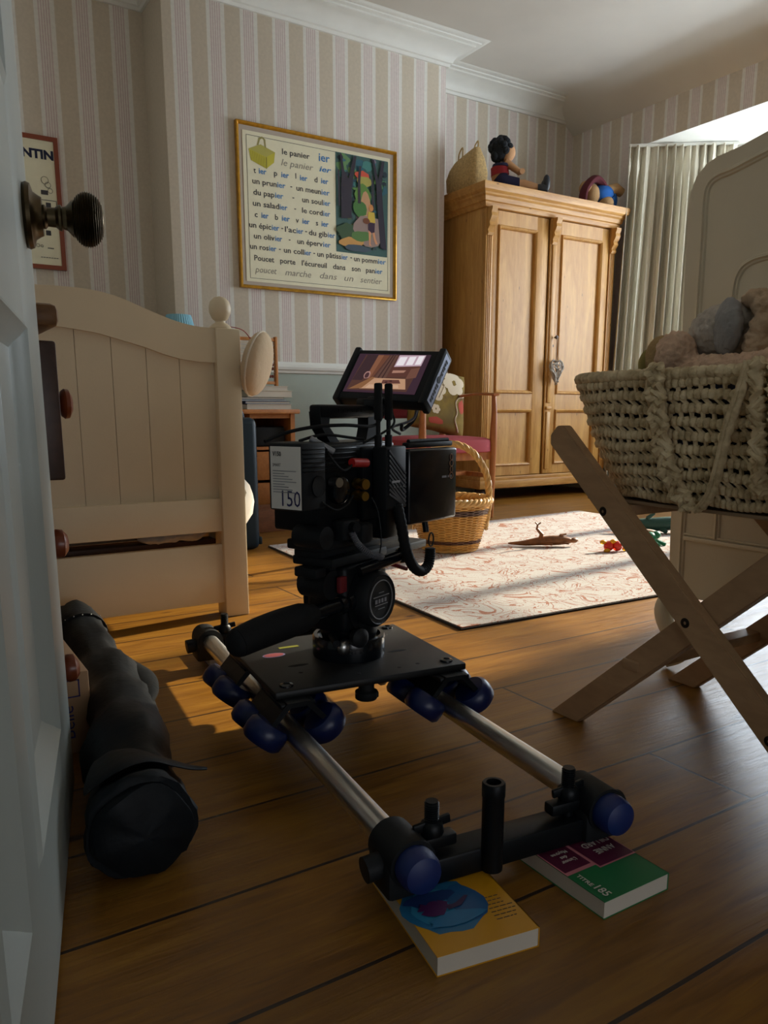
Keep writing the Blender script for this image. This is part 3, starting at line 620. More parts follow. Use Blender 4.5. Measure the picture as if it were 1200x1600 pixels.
for k_ in range(9):
    xa = .803-.098-.0905*k_+.0; xb = xa+.089 if k_ else .805
    def topz(x):
        x = max(min(x, .803), -.085)
        for i in range(len(inf)-1):
            if (inf[i][0]-x)*(inf[i+1][0]-x) <= 0: d = inf[i+1][0]-inf[i][0]; return inf[i][1]+(inf[i+1][1]-inf[i][1])*((x-inf[i][0])/d if d else 0)
        return .735
    xa2 = max(xa, -.02)
    b.rings([[(xa2, 2.176, .345), (xa2, 2.19, .345), (xa2, 2.19, topz(xa2)+.012), (xa2, 2.176, topz(xa2)+.012)], [(xb-.0, 2.176, .345), (xb, 2.19, .345), (xb, 2.19, topz(xb)+.012), (xb, 2.176, topz(xb)+.012)]])
    if xa < -.02: break
b.box(-.02, .8, 2.181, 2.19, .345, .74)
b.build('plank_panel', CREAM, t)
for x in (-.06, .818): MB().box(x, x+.03, 2.21, 4.10, .16, .30, .003).build('side_rail', CREAM, t)
MB().box(-.08, .873, 4.06, 4.12, 0, .9, .01).build('headboard', CREAM, t)
b = MB()
for i in range(14): b.box(-.03, .82, 2.26+.13*i, 2.32+.13*i, .205, .22)
b.build('bed_slats', DARKW, t)
m_ = MB().box(-.025, .815, 2.30, 4.05, .222, .40, .03, seg=3).build('mattress', plain('grey_brown_mattress', srgb(150, 128, 106), .9, var=.2, nscale=60), t)
SHEET = plain('white_bed_linen', srgb(190, 184, 174), .9, bump=.1, bscale=30)
t = thing('duvet', 'white crumpled duvet spilling over the side of the cream bed', 'duvet', (.45, 3.1, .40))
b = MB(); rows = []
for i in range(60):
    y = 2.23+1.75*i/59; row = []
    for j in range(50):
        s_ = j/49; x = -.03+s_*.93
        if x < .84: z = .425+.02*noise.noise(Vector((x*7, y*6, 0)))
        else: z = .425-(x-.84)*.6
        if s_ > .80:
            q = (s_-.80)/.20; lump = math.exp(-((y-2.33)/.07)**2)
            x = .83+(.040+.085*lump)*math.sin(PI*min(q*1.05, 1))**.7+.015*noise.noise(Vector((y*9, q*3, 3))); z = .425-q*(.13+.10*lump)+.012*noise.noise(Vector((y*12, q*5, 1)))
        row.append(b.v((x, y, z)))
    rows.append(row)
for i in range(59):
    for j in range(49): b.face([rows[i][j], rows[i+1][j], rows[i+1][j+1], rows[i][j+1]])
o = b.build('cover', SHEET, t, smooth=180, recalc=False); m = o.modifiers.new('s', 'SOLIDIFY'); m.thickness = .02
t = thing('bundled_sheet', 'crumpled white sheet in the gap of the bed footboard beside its post', 'sheet', (.74, 2.42, 0))
b = MB(); b.ell((.735, 2.262, .245), .055, .034, .024, 40, ring=24).ell((.655, 2.27, .236), .07, .032, .018, 40, ring=24); o = b.build('cloth', SHEET, t); fur(o, .004, .012, .02)

# cushion hanging from the post
t = thing('hanging_cushion', 'small round cream cushion hanging from the bed post by a red ribbon', 'cushion', (.925, 2.17, .647))
Rm = Matrix.Rotation(math.radians(-44), 3, 'Z') @ Matrix.Rotation(math.radians(14), 3, 'Y')
b = MB(); R = []; N1, N2 = 64, 20
for i in range(N2+1):
    ph = PI*i/N2-PI/2; ring = []
    for j in range(N1):
        a = 2*PI*j/N1; rr = .092*math.cos(ph)**.8 if abs(math.cos(ph)) > 1e-4 else 1e-4
        th = .032*math.copysign(abs(math.sin(ph))**.9, math.sin(ph)); pk = 1+.012*math.sin(a*23)*math.cos(ph)**4
        ring.append(Vector((.930, 2.165, .735))+Rm @ Vector((th, rr*math.cos(a)*pk*.9, rr*math.sin(a)*pk)))
    R.append(ring)
b.rings(R); b.build('cover', plain('cream_linen', srgb(218, 194, 160), .9, bump=.5, bscale=40), t)
MB().tube([Vector((.930, 2.165, .735))+Rm @ Vector((0, .0835*math.cos(2*PI*j/64), .0925*math.sin(2*PI*j/64))) for j in range(64)], .0028, 6, closed=True).build('piping', plain('pale_piping', srgb(232, 222, 204), .9), t)
MB().tube(cr([(.835, 2.19, .834), (.865, 2.178, .835), (.893, 2.166, .825), (.915, 2.165, .80)]), [(.0012, .005)]*25, 8).build('ribbon', plain('red_ribbon', srgb(168, 28, 44), .6), t)

# ------------------------------------------------------------------ teal case, bureau, crate, lamp, books, abacus
t = thing('upright_hard_case', 'dark teal plastic camera case standing upright behind the cream bed post', 'case', (1.27, 3.30, 0))
b = MB(); b.box(1.14, 1.362, 3.18, 3.52, .0, .575, .03, seg=4); b.build('shell', TEAL, t)
for z in (.14, .42):
    MB().box(1.355, 1.378, 3.24, 3.30, z, z+.07, .006).build('latch', TEAL, t)
MB().box(1.355, 1.372, 3.19, 3.50, .02, .055, .006).build('base_rib', TEAL, t)
MB().tube(cr([(1.20, 3.26, .56), (1.21, 3.26, .60), (1.26, 3.26, .612), (1.31, 3.26, .60), (1.32, 3.26, .56)]), .014, 10).build('handle', TEAL, t)

t = thing('pine_bureau', 'small orange pine desk with an open niche against the chimney wall', 'desk', (1.5, 4.1, 0))
b = MB(); b.box(1.08, 1.90, 3.86, 4.37, .588, .612, .006); b.build('top', DOORB, t)
b = MB(); b.box(1.10, 1.125, 3.89, 4.37, 0, .588).box(1.855, 1.88, 3.89, 4.37, 0, .588).box(1.62, 1.64, 3.89, 4.37, .08, .588).box(1.10, 1.88, 4.35, 4.37, .05, .588).box(1.125, 1.855, 3.9, 4.37, .40, .415).box(1.125, 1.855, 3.9, 4.37, .05, .07).box(1.125, 1.62, 3.9, 4.37, .2, .215).box(1.64, 1.855, 3.9, 3.915, .565, .588)
b.build('carcass', DOORB, t)
for z0, z1 in ((.24, .39), (.08, .225)):
    dr = MB().box(1.645, 1.85, 3.885, 3.902, z0, z1, .003).build('drawer', DOORB, t); MB().lathe([(.005, 0), (.012, .01), (.004, .02)], (1.75, 3.885, (z0+z1)/2), (0, -1, 0), 14).build('knob', KNOBW, dr)
t = thing('dark_box', 'small black box inside the open niche of the pine desk', 'box', (1.75, 4.1, .415))
MB().box(1.66, 1.84, 3.93, 4.2, .417, .52, .01).build('lid_box', BLACKM, t)

t = thing('wooden_crate', 'low brown wooden crate with knots on the floor before the pine desk', 'crate', (1.68, 3.72, 0))
CRW = wood('crate_pine', srgb(150, 96, 60), srgb(112, 66, 38), (3, 9, 9), .6)
b = MB(); b.box(1.50, 1.80, 3.63, 3.645, 0, .115, .002).box(1.50, 1.80, 3.83, 3.845, 0, .115, .002).box(1.50, 1.515, 3.645, 3.83, 0, .115).box(1.785, 1.80, 3.645, 3.83, 0, .115); b.build('sides', CRW, t)
MB().box(1.51, 1.79, 3.64, 3.84, .004, .014).build('base', CRW, t)

t = thing('table_lamp', 'table lamp with pale blue pleated shade standing on the pine desk', 'lamp', (1.30, 4.10, .612))
MB().lathe([(.06, .612), (.06, .625), (.03, .64), (.02, .67), (.035, .72), (.045, .78), (.03, .86), (.012, .90), (.01, .95)], (1.335, 4.10, 0), (0, 0, 1), 24).build('base', WHITE, t)
SH = plain('pale_blue_shade', srgb(132, 186, 204), .8)
b = MB(); R = []
for z, rr in ((.90, .11), (1.0, .083), (1.086, .060)): R.append([(1.335+(rr+.003*(j % 2))*math.cos(2*PI*j/72), 4.10+(rr+.003*(j % 2))*math.sin(2*PI*j/72), z) for j in range(72)])
b.rings(R, caps=False); b.build('lamp_shade', SH, t, smooth=20)

def book(name, label, x0, x1, y0, y1, z0, z1, cmat, group=None, rot=0):
    t = thing(name, label, 'book', ((x0+x1)/2, (y0+y1)/2, z0), group)
    L = Matrix.Translation(((x0+x1)/2, (y0+y1)/2, 0)) @ Matrix.Rotation(math.radians(rot), 4, 'Z'); hx, hy = (x1-x0)/2, (y1-y0)/2
    c = .002; b = MB(L); b.box(-hx, hx, -hy, hy, z0, z0+c).box(-hx, hx, -hy, hy, z1-c, z1).box(-hx, -hx+c, -hy, hy, z0, z1); b.build('cover', cmat, t)
    MB(L).box(-hx+.001, hx-.004, -hy+.004, hy-.004, z0+c, z1-c).build('pages', PAPER, t); return t
zz = .612
for i, (c, h, xr, lb) in enumerate(((srgb(216, 214, 206), .028, 1.885, 'white book at the bottom of the pile on the pine desk'), (srgb(44, 66, 104), .014, 1.875, 'thin dark blue book above the white one in the desk pile'), (srgb(140, 160, 180), .008, 1.855, 'thin pale blue book in the middle of the desk pile'), (srgb(30, 34, 54), .012, 1.84, 'thin navy book under the top two books of the desk pile'), (srgb(206, 198, 174), .034, 1.89, 'thick cream book near the top of the desk pile'), (srgb(212, 204, 190), .024, 1.865, 'cream book topmost in the pile under the abacus'))):
    book('stacked_book', lb, xr-.26, xr, 3.93, 4.14, zz, zz+h, plain('book_cover_%d' % i, c, .6), 'books piled on the pine desk'); zz += h+.0005
t = thing('toy_abacus', 'wooden toy abacus with blue beads standing on the pile of books', 'abacus', (1.74, 4.06, zz))
AB = wood('abacus_wood', srgb(204, 140, 78), srgb(170, 104, 50), (9, 9, 2), .45, False)
b = MB(); ax0, ax1, az0, az1 = 1.63, 1.862, zz, zz+.265
for x in (ax0, ax1-.016): b.box(x, x+.016, 4.045, 4.075, az0, az1, .004)
b.box(ax0, ax1, 4.05, 4.07, az1-.025, az1-.008, .003).box(ax0, ax1, 4.05, 4.07, az0+.012, az0+.028, .003); b.build('frame', AB, t)
b = MB(); rowz = [az0+.055+.0205*i for i in range(9)]
for z in rowz: b.cyl((ax0+.01, 4.06, z), (ax1-.01, 4.06, z), .0018, seg=6)
b.build('wires', SILV, t)
bc = [plain('bead_blue', srgb(40, 130, 176), .4), plain('bead_navy', srgb(26, 40, 84), .4), plain('bead_brown', srgb(120, 52, 34), .4)]
for i, z in enumerate(rowz):
    b = MB()
    for k_ in range(7): b.ell((ax1-.028-.014*k_-(.03 if i % 3 == 1 else 0), 4.06, z), .0068, .009, .009, 10, ring=6)
    b.build('bead_row', bc[0 if i > 5 else (1 if i > 3 else 2)], t)

# ------------------------------------------------------------------ armchair and cushion
t = thing('wooden_armchair', 'wooden armchair with curved arms and a dusty pink upholstered seat', 'armchair', (2.68, 3.72, 0))
PINK = plain('dusty_pink_velvet', srgb(168, 66, 74), .8, bump=.1, bscale=300)
cx0, cx1, cy0, cy1 = 2.42, 2.91, 3.46, 3.94
for x in (cx0, cx1):
    MB().tube([(x, cy0, 0), (x, cy0, .2), (x, cy0, .40), (x, cy0, .46), (x, cy0-.004, .60), (x, cy0+.004, .688)], [.012, .016, .021, .021, .016, .013], 14).build('leg', TEAK, t)
    MB().tube([(x, cy1+.08, 0), (x, cy1+.02, .25), (x, cy1, .42), (x, cy1+.05, .86)], [.012, .017, .02, .013], 12).build('leg', TEAK, t)
    s_ = 1 if x > 2.6 else -1
    MB().tube(cr([(x, cy0-.02, .693), (x+.012*s_, cy0+.12, .70), (x+.018*s_, cy0+.28, .695), (x+.0*s_, cy1+.025, .665)]), [(.008, .02)]*25, 12).build('arm', TEAK, t)
b = MB(); R = []
for z, k_ in ((.375, .97), (.38, 1), (.43, 1.0), (.444, .985), (.455, .9), (.463, .6), (.466, .1)):
    R.append([( (cx0+cx1)/2+.262*k_*math.copysign(abs(math.cos(a))**.35, math.cos(a)), (cy0+cy1)/2-.005+.262*k_*math.copysign(abs(math.sin(a))**.35, math.sin(a)), z) for a in [2*PI*j/56 for j in range(56)]])
b.rings(R); b.build('seat', PINK, t)
b = MB(); b.beam((cx0, cy0+.01, .355), (cx1, cy0+.01, .355), .02, .045).beam((cx0, cy0, .355), (cx0, cy1, .355), .02, .045).beam((cx1, cy0, .355), (cx1, cy1, .355), .02, .045).beam((cx0, cy1, .355), (cx1, cy1, .355), .02, .045).beam((cx1, cy0, .24), (cx1, cy1+.03, .24), .016, .024).beam((cx0, cy0, .24), (cx0, cy1+.03, .24), .016, .024).beam((cx0, 3.7, .24), (cx1, 3.7, .24), .016, .022); b.build('seat_frame', TEAK, t)
b = MB(); b.box(cx0-.02, cx1+.02, cy1+.02, cy1+.07, .56, .86, .02, seg=3); b.build('backrest', PINK, t)
t = thing('floral_cushion', 'olive green floral cushion with big cream flowers leaning on the armchair back', 'cushion', (2.70, 3.84, .466))
b = MB(); N = 40; gx = []
cM = Matrix.Translation((2.775, 3.825, .662)) @ Matrix.Rotation(math.radians(12), 4, 'Y') @ Matrix.Rotation(math.radians(-14), 4, 'X')
for sd in (1, -1):
    G = []
    for i in range(N+1):
        row = []
        for j in range(N+1):
            a, c = 2*i/N-1, 2*j/N-1; th = .062*((1-a**4)*(1-c**4))**.5
            k_ = 1-.06*(1-abs(a*c))
            row.append(b.v(cM @ Vector((a*.205*k_, sd*-th, c*.195*k_))))
        G.append(row)
    for i in range(N):
        for j in range(N): b.face([G[i][j], G[i+1][j], G[i+1][j+1], G[i][j+1]])
bmesh.ops.remove_doubles(b.bm, verts=b.bm.verts, dist=.0005)
tc = NT('floral_print'); co = coord(tc)
nz = tc.n('ShaderNodeTexNoise', i_Scale=9, i_Detail=3); tc.l(co, nz.inputs[0])
rp = tc.ramp([(.35, srgb(104, 84, 30)), (.6, srgb(136, 112, 44)), (.72, srgb(96, 70, 34))]); tc.l(nz.outputs[0], rp.inputs[0]); tc.l(rp.outputs[0], tc.b.inputs['Base Color']); tc.b.inputs['Roughness'].default_value = .9; tc.bump(nz.outputs[0], .1)
co_ = b.build('cover', tc.m, t, smooth=60)
def onc(a, c):
    th = .062*max((1-a**4)*(1-c**4), 0)**.5; k_ = 1-.06*(1-abs(a*c)); return cM @ Vector((a*.205*k_, -th-.0015, c*.195*k_))
def cpatch(b, poly):
    ctr = (sum(p[0] for p in poly)/len(poly), sum(p[1] for p in poly)/len(poly)); prev = None
    V = [[b.v(onc(ctr[0]+(p[0]-ctr[0])*k_, ctr[1]+(p[1]-ctr[1])*k_)) for p in poly] for k_ in (.02, .35, .7, 1)]
    for i in range(3):
        for j in range(len(poly)): b.face([V[i][j], V[i][(j+1) % len(poly)], V[i+1][(j+1) % len(poly)], V[i+1][j]])
b = MB()
for cx, cz, rr, rot in ((.42, .60, .46, .3), (-.34, .25, .46, 1.1), (-.25, -.40, .17, 0), (-.75, .8, .2, .5)):
    for k_ in range(6):
        a = rot+k_*2*PI/6; cpatch(b, [(min(.97, max(-.97, cx+rr*.55*math.cos(a)+rr*.42*math.cos(q))), min(.97, max(-.97, cz+rr*.55*math.sin(a)+rr*.36*math.sin(q)))) for q in [2*PI*i/12 for i in range(12)]])
b.build('cream_flowers', plain('cream_print', srgb(214, 198, 172), .9), co_, recalc=False, smooth=60)
b = MB()
for P in ([(.85, .25), (.62, .15), (.5, -.05), (.56, -.35), (.5, -.6), (.7, -.9)], [(-.45, -.45), (-.65, -.6), (-.72, -.85)], [(.05, .45), (-.05, .2), (-.15, 0)]):
    b.tube([onc(*p[:2]) for p in cr([(x, z, 0) for x, z in P], 5)], .0045, 6)
b.build('pale_stems', plain('cream_print', srgb(214, 198, 172), .9), co_)
b = MB(); cpatch(b, blob(.78, -.1, .15, .22, 12, .15, 3)); cpatch(b, blob(-.85, -.2, .1, .3, 12, .15, 4)); cpatch(b, blob(-.2, -.75, .3, .1, 12, .2, 4)); b.build('red_leaves', plain('red_print', srgb(176, 72, 52), .9), co_, recalc=False, smooth=60)

# ------------------------------------------------------------------ wicker basket on the rug
t = thing('wicker_basket', 'round honey coloured wicker basket with tall twisted handle on the rug', 'basket', (2.02, 2.70, .009))
def wick():
    n = NT('wicker'); g = n.n('ShaderNodeTexCoord'); s = n.n('ShaderNodeSeparateXYZ'); n.l(g.outputs['Object'], s.inputs[0])
    rp = n.ramp([(0, srgb(208, 158, 86)), (.18, srgb(208, 158, 86)), (.19, srgb(92, 62, 50)), (.25, srgb(108, 72, 54)), (.26, srgb(208, 158, 86)), (.74, srgb(206, 156, 84)), (.75, srgb(104, 76, 62)), (.80, srgb(110, 90, 84)), (.85, srgb(96, 70, 56)), (.86, srgb(208, 160, 90))])
    m = n.n('ShaderNodeMapRange'); m.inputs[1].default_value = -.11; m.inputs[2].default_value = .11; n.l(s.outputs[2], m.inputs[0]); n.l(m.outputs[0], rp.inputs[0])
    nz = n.n('ShaderNodeTexNoise', i_Scale=60, i_Detail=3); n.l(g.outputs['Object'], nz.inputs[0])
    mx = n.n('ShaderNodeMix', data_type='RGBA', blend_type='MULTIPLY', i_Factor=.5); n.l(rp.outputs[0], mx.inputs[6]); n.l(nz.outputs[0], mx.inputs[7])
    h = n.n('ShaderNodeHueSaturation', i_Value=1.35); n.l(mx.outputs[2], h.inputs['Color'])
    n.l(h.outputs[0], n.b.inputs['Base Color']); n.b.inputs['Roughness'].default_value = .4; return n.m
WK = wick(); bx, by = 2.04, 2.70
b = MB(); R = []; rows = 38; S = 3; NT_ = 192
for k_ in range(rows*S+1):
    q = k_/(rows*S); z = .012+.208*q; rad = .118+.052*q**.8; row = k_//S; fr = (k_ % S)/S; bul = .0022*math.sin(PI*(fr if k_ < rows*S else 1))
    ring = []
    for j in range(NT_):
        a = 2*PI*j/NT_; w_ = math.sin(16*a+(PI if row % 2 else 0)); rr = rad+bul+.0035*w_
        ring.append((bx+rr*math.cos(a), by+rr*math.sin(a), z))
    R.append(ring)
R2 = [[(bx+(p[0]-bx)*.955, by+(p[1]-by)*.955, p[2]) for p in ring] for ring in R[::-1]]
b.rings(R+R2); b.build('woven_body', WK, t, smooth=60)
WKP = plain('wicker_plain', srgb(214, 170, 104), .4, var=.2, nscale=60)
b = MB(); n_ = 240
for ph in range(3):
    b.tube([(bx+(.168+.009*math.cos(14*2*PI*i/n_+ph*2*PI/3))*math.cos(2*PI*i/n_), by+(.168+.009*math.cos(14*2*PI*i/n_+ph*2*PI/3))*math.sin(2*PI*i/n_),   .226+.009*math.sin(14*2*PI*i/n_+ph*2*PI/3)) for i in range(n_)], .0092, 7, closed=True)
b.build('rolled_rim', WKP, t)
b = MB(); hp = []
hx, hy = .52, -.85      # handle spans towards the camera's right
hd = Vector((.80, -.6, 0)); hc = Vector((bx, by, 0))
arch = cr([hc-hd*.15+Vector((0, 0, .10)), hc-hd*.165+Vector((0, 0, .23)), hc-hd*.15+Vector((0, 0, .34)), hc-hd*.09+Vector((0, 0, .43)), hc+Vector((0, 0, .465)), hc+hd*.09+Vector((0, 0, .43)), hc+hd*.15+Vector((0, 0, .34)), hc+hd*.165+Vector((0, 0, .23)), hc+hd*.15+Vector((0, 0, .10))], 14)
nn = hd.cross(Vector((0, 0, 1)))
for ph in range(4):
    P = []
    for i, p in enumerate(arch):
        ti = (arch[min(i+1, len(arch)-1)]-arch[max(i-1, 0)]).normalized(); bi = ti.cross(nn).normalized(); ends = min(i, len(arch)-1-i)/len(arch)
        sp = .0085+.045*max(0, .22-ends)
        a = i*.42+ph*PI/2; P.append(p+nn*sp*math.cos(a*(1 if ends > .2 else .999))+bi*.0085*math.sin(a))
    b.tube(P, .0072, 7)
b.build('twisted_handle', WKP, t)
MB().lathe([(.115, .009), (.122, .012), (.122, .02), (.02, .022)], (bx, by, 0), (0, 0, 1), 40).build('base', WKP, t)

# ------------------------------------------------------------------ small toys on the rug
ZR = .0092
t = thing('brown_lizard_toy', 'brown plastic dinosaur toy lying on its side on the rug', 'toy animal', (2.44, 2.53, ZR))
b = MB(); P = cr([(2.30, 2.615, .018), (2.36, 2.58, .018), (2.42, 2.545, .026), (2.47, 2.51, .03), (2.515, 2.485, .03), (2.545, 2.465, .028)], 6); rad = [.002+.02*math.sin(PI*min(1, (i/len(P))**1.3))**.7 for i in range(len(P))]; b.tube(P, rad, 12)
b.ell((2.553, 2.462, .03), .022, .013, .012).tube([(2.425, 2.545, .03), (2.42, 2.53, .06), (2.40, 2.54, .085), (2.395, 2.53, .105)], [.011, .009, .006, .004], 8).tube([(2.395, 2.53, .103), (2.41, 2.528, .112)], .0035, 6).tube([(2.395, 2.53, .103), (2.385, 2.535, .115)], .0035, 6).tube([(2.49, 2.50, .035), (2.50, 2.49, .055), (2.525, 2.485, .058)], [.008, .006, .004], 8).tube([(2.49, 2.49, .025), (2.51, 2.45, .02)], [.008, .004], 8).tube([(2.43, 2.53, .02), (2.45, 2.49, .016)], [.009, .005], 8)
b.build('body', plain('brown_toy', srgb(134, 84, 44), .5, var=.35, nscale=40), t)
t.location.z += .006
t = thing('plastic_fish_toy', 'small red and yellow translucent plastic toy on the rug', 'toy', (2.60, 2.285, ZR))
b = MB(); b.ell((2.585, 2.29, .032), .024, .02, .022).ell((2.615, 2.27, .032), .022, .02, .022); b.build('body', plain('red_translucent', srgb(220, 46, 26), .25, Transmission_Weight=.3), t)
b = MB()
for p in ((2.56, 2.30, .05), (2.60, 2.28, .052), (2.645, 2.255, .045), (2.565, 2.28, .015), (2.65, 2.255, .02)): b.ell(p, .017, .012, .01, 12)
b.build('yellow_trim', plain('yellow_translucent', srgb(240, 176, 30), .25, Transmission_Weight=.3), t)
t = thing('green_frog_toy', 'small bright green plastic toy beside the crossed wooden leg', 'toy', (2.86, 2.30, ZR))
b = MB(); b.ell((2.86, 2.30, .04), .035, .03, .03).ell((2.89, 2.29, .055), .02, .02, .018).tube([(2.88, 2.29, .03), (2.91, 2.25, .015)], [.013, .008], 8).tube([(2.85, 2.28, .03), (2.86, 2.24, .015)], [.013, .008], 8); b.build('body', plain('green_toy', srgb(20, 112, 76), .35), t)
t = thing('dark_green_dinosaur_toy', 'dark green plastic dinosaur toy lying far right on the rug', 'toy animal', (3.2, 2.52, ZR))
b = MB(); P = cr([(3.02, 2.66, .05), (3.10, 2.60, .045), (3.18, 2.54, .045), (3.26, 2.48, .05), (3.34, 2.42, .045)], 6); b.tube(P, [.003+.032*math.sin(PI*.85*i/len(P))**.8 for i in range(len(P))], 12)
b.tube([(3.16, 2.55, .05), (3.15, 2.55, .08), (3.18, 2.54, .10)], [.016, .012, .008], 8).tube([(3.2, 2.52, .03), (3.19, 2.47, .015)], [.016, .01], 8).tube([(3.27, 2.47, .04), (3.27, 2.42, .015)], [.016, .01], 8); b.build('body', plain('dark_green_toy', srgb(34, 76, 68), .45), t)
t.location.z += .006
t = thing('tan_toy_lizard', 'small tan plastic toy behind the green one on the rug', 'toy animal', (3.03, 2.47, ZR))
b = MB(); b.tube(cr([(2.95, 2.51, .02), (3.0, 2.49, .03), (3.06, 2.46, .028), (3.10, 2.44, .02)], 6), [.004+.014*math.sin(PI*.9*i/18) for i in range(19)], 10); b.build('body', plain('tan_toy', srgb(160, 128, 92), .5), t)

# ------------------------------------------------------------------ chest of drawers behind the door
t = thing('chest_of_drawers', 'dark wooden chest of drawers with round brown knobs behind the open door', 'chest of drawers', (-.05, 1.68, 0))
MB().box(-.33, .175, 1.275, 2.05, .04, .722, .004).build('body', DARKW, t)
MB().box(-.335, .234, 1.268, 2.06, .722, .756, .01).build('top', wood('chest_top', srgb(120, 84, 48), srgb(80, 50, 28), (4, 2, 9), .35, False), t)
MB().box(-.33, .18, 1.275, 2.05, 0, .05, .004).build('plinth', CRW, t)
for z0, z1, px, kz in ((.495, .705, .232, .612), (.29, .485, .196, .392), (.07, .275, .200, .18)):
    dr = MB().box(px-.045, px, 1.29 if px < .2 else 1.30, 2.03, z0, z1, .004).build('drawer', DARKW, t)
    for y in (1.325 if px < .2 else 1.335, 1.95):
        ks = .75 if px > .22 else 1.15; MB().lathe([(rr, h*ks) for rr, h in ((.008, 0), (.009, .006), (.02, .010), (.0235, .016), (.0225, .024), (.014, .030), (.002, .032))], (px, y, kz), (1, 0, 0), 24).build('knob', KNOBW, dr)
t = thing('printed_carton', 'brown cardboard carton with blue lettering between the chest and the black bag', 'carton', (.235, 1.52, 0))
CB = plain('cardboard', srgb(176, 140, 104), .85, var=.06)
MB().box(.203, .262, 1.40, 1.72, .0, .150, .003).build('carton', CB, t)
b = MB(); text_on(b, (.232, 1.3985, .03), (0, 0, 1), (-1, 0, 0), 'Belle', .03, .06)
for q in ((.215, .245, .105, .107), (.215, .245, .135, .137), (.215, .217, .105, .137), (.243, .245, .105, .137)): b.box(q[0], q[1], 1.3983, 1.399, q[2], q[3])
b.build('blue_print', plain('carton_ink', srgb(40, 44, 110), .8), t, smooth=0)

# ------------------------------------------------------------------ long soft bag on the floor
t = thing('tripod_bag', 'long black padded tripod bag lying on the floor beside the open door', 'bag', (.29, 1.5, 0))
BAG = plain('black_nylon', srgb(6, 14, 20), .6, var=.25, nscale=14, bump=.25, bscale=60, Specular_IOR_Level=.25)
cp = cr([(.232, .955, .066), (.240, 1.02, .068), (.266, 1.15, .07), (.300, 1.33, .072), (.325, 1.5, .068), (.340, 1.7, .062), (.355, 1.9, .062), (.362, 2.07, .080)], 8)
rd = []
for i in range(len(cp)):
    q = i/(len(cp)-1); base = .066-.018*q if q < .8 else .0516
    lump = 1+.07*math.sin(q*23)+.05*math.sin(q*41+1); rd.append((base*1.0*lump, base*lump*1.02))
b = MB(); b.tube(cp, rd, 36, fn=lambda i, th: 1+.16*noise.noise(Vector((i*.14, math.cos(th)*1.3, math.sin(th)*1.3)))+.07*noise.noise(Vector((i*.5, math.cos(th)*4, math.sin(th)*4))))
for v in b.bm.verts:
    if v.co.z < .002: v.co.z = .002
b.build('padded_sleeve', BAG, t, smooth=60)
b = MB(); b.rings([[ (.232+rr*math.cos(a), .957-.012*h, max(.003, .066+rr*math.sin(a))) for a in [2*PI*j/36 for j in range(36)]] for rr, h in ((.064, -1), (.0675, 0), (.064, 1), (.05, 1.6), (.004, 1.8))]); [setattr(v, 'co', v.co+Vector((1, 1, 1))*.010*noise.noise(v.co*22)) for v in b.bm.verts]; b.build('end_cap', BAG, t)
fl_ = cr([(.185, 1.03, .12), (.215, 1.02, .140), (.25, 1.02, .140), (.285, 1.02, .122), (.315, 1.015, .108), (.338, 1.01, .102)], 6)
b = MB(); b.tube(fl_, [(.006-.004*i/len(fl_), .052-.049*(i/len(fl_))**1.4) for i in range(len(fl_))], 12, up=(0, 0, 1)); b.build('flap', BAG, t)
for c_, rr in ((.9, .062),):
    i = int(c_*(len(cp)-1)); p = cp[i]; d = (cp[i+1]-cp[i-1]).normalized()
    b = MB(); b.tube([p-d*.012, p+d*.012], [rd[i][0]*1.07]*2, 30)
    for v in b.bm.verts: v.co.z = max(v.co.z, .003)
    b.build('strap', BLACKR, t)
ri = [cp[int(k_*(len(cp)-1))]+Vector((dx, 0, dz)) for k_, dx, dz in ((.40, .040, .035), (.48, .052, .028), (.56, .054, .024), (.64, .046, .024), (.72, .030, .030))]
MB().tube(cr(ri, 8), [(.010*math.sin(PI*(i+1)/34)+.001, .022*math.sin(PI*(i+1)/34)+.001) for i in range(33)], 10).build('side_fold', BAG, t)
b = MB()
for i in range(5): b.ell(cp[int(.88*(len(cp)-1))]+Vector((-.04+.02*i, -.0, .058-.002*(i-2)**2)), .0016, .0016, .0016, 8, ring=6)
b.build('stud', SILV, t)

# ------------------------------------------------------------------ books under the track
def paperback(name, label, corner, ang, w_, l_, z0, z1, cmat):
    M_ = frame((corner[0], corner[1], 0), ang); t = thing(name, label, 'book', (corner[0], corner[1], z0))
    b = MB(M_); b.box(0, w_, 0, l_, z0, z0+.0008).box(0, w_, 0, l_, z1-.0008, z1).box(w_-.001, w_, 0, l_, z0, z1); c = b.build('cover', cmat, t)
    MB(M_).box(.001, w_-.001, .001, l_-.001, z0+.0008, z1-.0008).build('pages', PAPER, t); return M_, c
YEL = plain('yellow_cover', srgb(214, 152, 20), .4)
M_, c = paperback('yellow_paperback', 'yellow paperback with a blue painted shape on the cover, propping the near left track end', (.4445, .5985), -9.5, .130, .195, 0, .0245, YEL)
def lay(name, items, parent, M_, z, mats=None):
    b = MB(M_); ml = []
    for i, (poly, col) in enumerate(items):
        m = plain('%s_%d' % (name, i), srgb(*col), .4); ml.append(m); fc = b.face([b.v((x, y, z+.0003*(i+1))) for x, y in poly]); fc.material_index = i
        if (M_.to_3x3() @ Vector((0, 0, 1))).z > 0:
            fc.normal_update()
            if fc.normal.z < 0: fc.normal_flip()
    return b.build(name, ml, parent, smooth=0, recalc=False)
